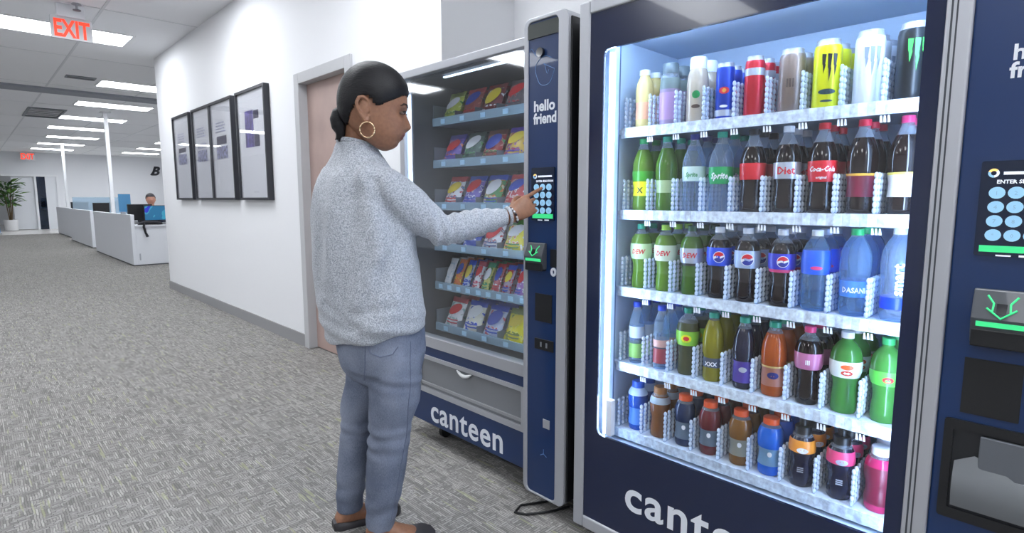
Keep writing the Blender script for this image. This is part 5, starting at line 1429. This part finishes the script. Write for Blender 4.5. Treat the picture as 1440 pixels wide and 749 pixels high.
def lit(name, cols):
    m = printed(name, cols, 5, 0.2)
    nt = m.node_tree; b = nt.nodes['Principled BSDF']
    nt.links.new(nt.nodes['Color Ramp'].outputs[0] if 'Color Ramp' in nt.nodes else nt.nodes['ColorRamp'].outputs[0], b.inputs['Emission Color'])
    b.inputs['Emission Strength'].default_value = 0.12
    return m
monitor(2.58, 12.15, 0.731, 0.46, 0.28, -1, 'monitor with a blue and teal screen facing us on the nearest desk', lit('screen_blue', [(40, 110, 150), (60, 150, 180), (50, 60, 190), (220, 230, 245)]))
monitor(2.36, 12.5, 0.731, 0.40, 0.30, 1, 'dark monitor back left of the blue screen on the nearest desk')
monitor(2.46, 17.4, 0.731, 0.34, 0.30, 1, 'dark monitor on the second office desk')
monitor(2.62, 22.45, 0.731, 0.45, 0.30, 1, 'left dark monitor on the farthest office desk')
monitor(3.25, 22.45, 0.731, 0.45, 0.30, 1, 'right dark monitor on the farthest office desk')
gp = root('desk_screen', (2.11, 12.8, 0.92), 'blue translucent privacy screen clipped to the nearest desk panel', 'privacy screen')
part('panel', MB().box(2.06, 2.25, 12.65, 12.665, 0.9605, 1.29), glassy('blue_acrylic', tint=(130, 190, 225), body=(120, 185, 225), base=0.5, rough=0.1, diffuse=True), gp)
part('clip', MB().box(2.085, 2.155, 12.63, 12.685, 0.9205, 0.96), STEEL, gp)
tag(part('privacy_screen', MB().box(2.40, 3.8, 21.98, 22.0, 0.731, 1.25), glassy('pale_acrylic', tint=(215, 230, 240), body=(205, 222, 236), base=0.3, rough=0.1, diffuse=True), None), 'pale clear privacy screen between the second and farthest desk', 'privacy screen')
# dark backpack slumped over the desk edge with a hanging strap
bk = MB(); rings = []
for q, a, h in ((-.19, .02, .02), (-.15, .05, .05), (-.05, .07, .075), (.08, .07, .07), (.16, .05, .05), (.20, .02, .02)):
    rings.append([(2.40 + q, 11.97 + a * math.cos(2 * PI * k / 14), .735 + h * .5 + h * .5 * math.sin(2 * PI * k / 14)) for k in range(14)])
bg = root('backpack', (2.40, 11.97, 0.735), 'black bag lying on the desk edge with a strap hanging down', 'bag')
part('bag_body', bk.loft(rings), pm('black_fabric', (30, 30, 36), 0.8), bg, True)
part('strap', MB().tube([(2.30, 11.9, .78), (2.28, 11.87, .70), (2.30, 11.87, .60), (2.33, 11.87, .52)], [.012, .02, .018, .022], 8), _M['black_fabric'], bg, True)
# seated co-worker: only the head and shoulders clear the monitors
p2 = root('person', (2.72, 13.35, 0), 'person with short dark hair seated behind the blue monitor', 'person')
b3 = MB()
px, py = 2.72, 13.35
b3.loft([[(px + a * math.cos(2 * PI * k / 20), py + b_ * math.sin(2 * PI * k / 20), z) for k in range(20)] for z, a, b_ in ((.46, .17, .13), (.60, .16, .12), (.80, .18, .12), (.95, .20, .11), (1.0, .16, .09), (1.03, .07, .06), (1.08, .055, .055))])
b3.ellipsoid((px, py, 1.19), (.078, .095, .12), 18, 12)
b3.ellipsoid((px, py - .098, 1.175), (.014, .018, .02), 8, 6)
for sg in (-1, 1):
    b3.ellipsoid((px + sg * .08, py, 1.18), (.012, .02, .03), 8, 6)
    b3.tube([(px + sg * .18, py, .95), (px + sg * .22, py - .02, .76), (px + sg * .12, py - .24, .76)], [.05, .042, .03], 10)
    b3.tube([(px + sg * .09, py, .48), (px + sg * .10, py - .40, .48), (px + sg * .10, py - .42, .10), (px + sg * .10, py - .42, .04), (px + sg * .10, py - .56, .035)], [.075, .06, .045, .035, .03], 10)
m3 = remeshed(b3, .012, 3); m3.materials.append(skin_mat('skin_light', (206, 150, 128))); m3.materials.append(pm('navy_shirt', (40, 48, 70), 0.8))
for p in m3.polygons:
    if p.center.z < 1.02: p.material_index = 1
for v in m3.vertices: v.co -= Vector((px, py, 0))
sub('body', m3, p2)
h3 = MB().ellipsoid((0, .012, 1.215), (.088, .102, .105), 18, 12)
hm3 = h3.mesh('hair', pm('dark_hair', (40, 38, 44), 0.6), smooth=2)
b2 = bmesh.new(); b2.from_mesh(hm3)
bmesh.ops.delete(b2, geom=[v for v in b2.verts if v.co.y < -.03 and v.co.z < 1.235], context='VERTS'); b2.to_mesh(hm3); b2.free()
sub('hair', hm3, p2)
oc = root('office_chair', (2.72, 13.42, 0), 'office chair under the seated co-worker', 'chair')
part('seat', MB().box(2.50, 2.94, 13.10, 13.56, .33, .385), BLACK, oc, bevel=0.02)
part('backrest', MB().box(2.52, 2.92, 13.54, 13.60, .48, .92), BLACK, oc, bevel=0.02)
part('column', MB().lathe([(.03, .06), (.03, .33)], 12, (2.72, 13.34, 0)), BLACK, oc)
bs = MB()
for k in range(5):
    a = 2 * PI * k / 5
    bs.tube([(2.72, 13.34, .07), (2.72 + .27 * math.cos(a), 13.34 + .27 * math.sin(a), .045)], [.022, .016], 8)
    bs.ellipsoid((2.72 + .27 * math.cos(a), 13.34 + .27 * math.sin(a), .026), (.025, .025, .025), 8, 6)
part('star_base', bs, BLACK, oc, True)
# script letter on the far wall
tm = MB(); text_on_y(tm, 'B', 5.98, 2.24, YF - 0.02, 0.52, bold=0.02, ext=0.012, shear=0.35, res=4)
text_on_y(tm, 'I', 5.91, 2.24, YF - 0.02, 0.52, bold=0.0, ext=0.012, shear=0.7, res=4)
tag(part('wall_letter', tm, pm('letter_charcoal', (58, 60, 66), 0.5), None), 'dark slanted capital B mounted on the far office wall', 'letter')
# doorway in the far wall
d2 = link('door_2', None, None, (1.75, YF, 0)); ORG[d2] = (1.75, YF, 0); tag(d2, 'wide white framed doorway in the far wall with glass side', None, None, 'structure')
part('door_frame', MB().box(0.72, 0.80, YF - 0.03, YF + 0.18, 0, 2.15).box(2.70, 2.78, YF - 0.03, YF + 0.18, 0, 2.15).box(0.80, 2.70, YF - 0.03, YF + 0.18, 2.07, 2.15).box(2.02, 2.09, YF - 0.02, YF + 0.1, 0, 2.07), WHITE, d2)
part('side_panel', MB().box(2.36, 2.70, YF + 0.02, YF + 0.07, 0, 2.07), DESKW, d2)
part('door_leaf', MB().box(1.35, 2.02, YF + 0.10, YF + 0.15, 0.02, 2.07), DESKW, d2)
part('glass_panel', MB().box(2.09, 2.36, YF + 0.04, YF + 0.05, 0, 2.07), glassy('dark_glass', tint=(96, 112, 146), body=(200, 210, 225), base=0.06), d2)
# plants
def plant(x, y, zpot, h, nl, spread, label, seed, potc=(222, 222, 224)):
    rnd = random.Random(seed)
    t = root('potted_plant', (x, y, 0), label, 'plant')
    part('pot', MB().lathe([(.15, 0), (.19, .02), (.22, zpot), (.20, zpot), (.185, zpot - .05)], 20, (x, y, 0)), pm('pot_white', potc, 0.4), t, True)
    part('soil', MB().lathe([(.19, zpot - .06), (.19, zpot - .04)], 16, (x, y, 0)), pm('soil', (60, 48, 40), 0.9), t)
    st = MB()
    for k in range(4):
        a = k * 1.7
        st.tube([(x + .03 * math.cos(a), y + .03 * math.sin(a), zpot - .05), (x + .1 * math.cos(a), y + .1 * math.sin(a), zpot + h * .5), (x + .2 * math.cos(a), y + .2 * math.sin(a), zpot + h * .85)], [.018, .014, .007], 6)
    part('stem', st, pm('stem_brown', (96, 78, 56), 0.8), t, True)
    lf = MB().add([(0, 0, 0), (.09, .045, .01), (.2, .055, -.005), (.31, .03, -.04), (.36, 0, -.07), (.31, -.03, -.04), (.2, -.055, -.005), (.09, -.045, .01), (.15, 0, .025)], [(0, 1, 8), (1, 2, 8), (2, 3, 8), (3, 4, 8), (4, 5, 8), (5, 6, 8), (6, 7, 8), (7, 0, 8)])
    lms = [lf.mesh('leaf', pm('leaf_green_%d' % k, c, 0.4)) for k, c in enumerate(((66, 104, 48), (92, 130, 62), (48, 84, 44)))]
    for k in range(nl):
        a, u = rnd.uniform(0, 2 * PI), rnd.random()
        rr = spread * (0.25 + 0.6 * u) * rnd.uniform(.4, 1)
        o = link('leaf', lms[k % 3], t)
        o.location = (rr * math.cos(a) * .7, rr * math.sin(a) * .7, zpot + h * (0.35 + 0.62 * rnd.random()))
        o.rotation_euler = (rnd.uniform(-.5, .5), rnd.uniform(-.9, .3), a + rnd.uniform(-.5, .5))
        s = rnd.uniform(.7, 1.15); o.scale = (s, s, s)
plant(1.20, 28.3, 0.42, 1.45, 110, 0.55, 'big leafy green plant in a white pot beside the far doorway', 3)
plant(2.42, 30.3, 0.30, 1.0, 60, 0.45, 'green plant standing beyond the dark glass of the far doorway', 5, (70, 72, 78))
# blue upright sign panel just at the left edge of the corridor
bs_ = root('floor_banner', (0.74, 26.0, 0), 'blue upright panel at the far left edge of the corridor', 'banner')
part('panel', MB().box(0.55, 0.80, 25.98, 26.01, 0.06, 1.0), pm('banner_blue', (60, 130, 205), 0.4), bs_)
part('base', MB().box(0.50, 0.84, 25.85, 26.14, 0.0, 0.06), STEEL, bs_, bevel=0.004)
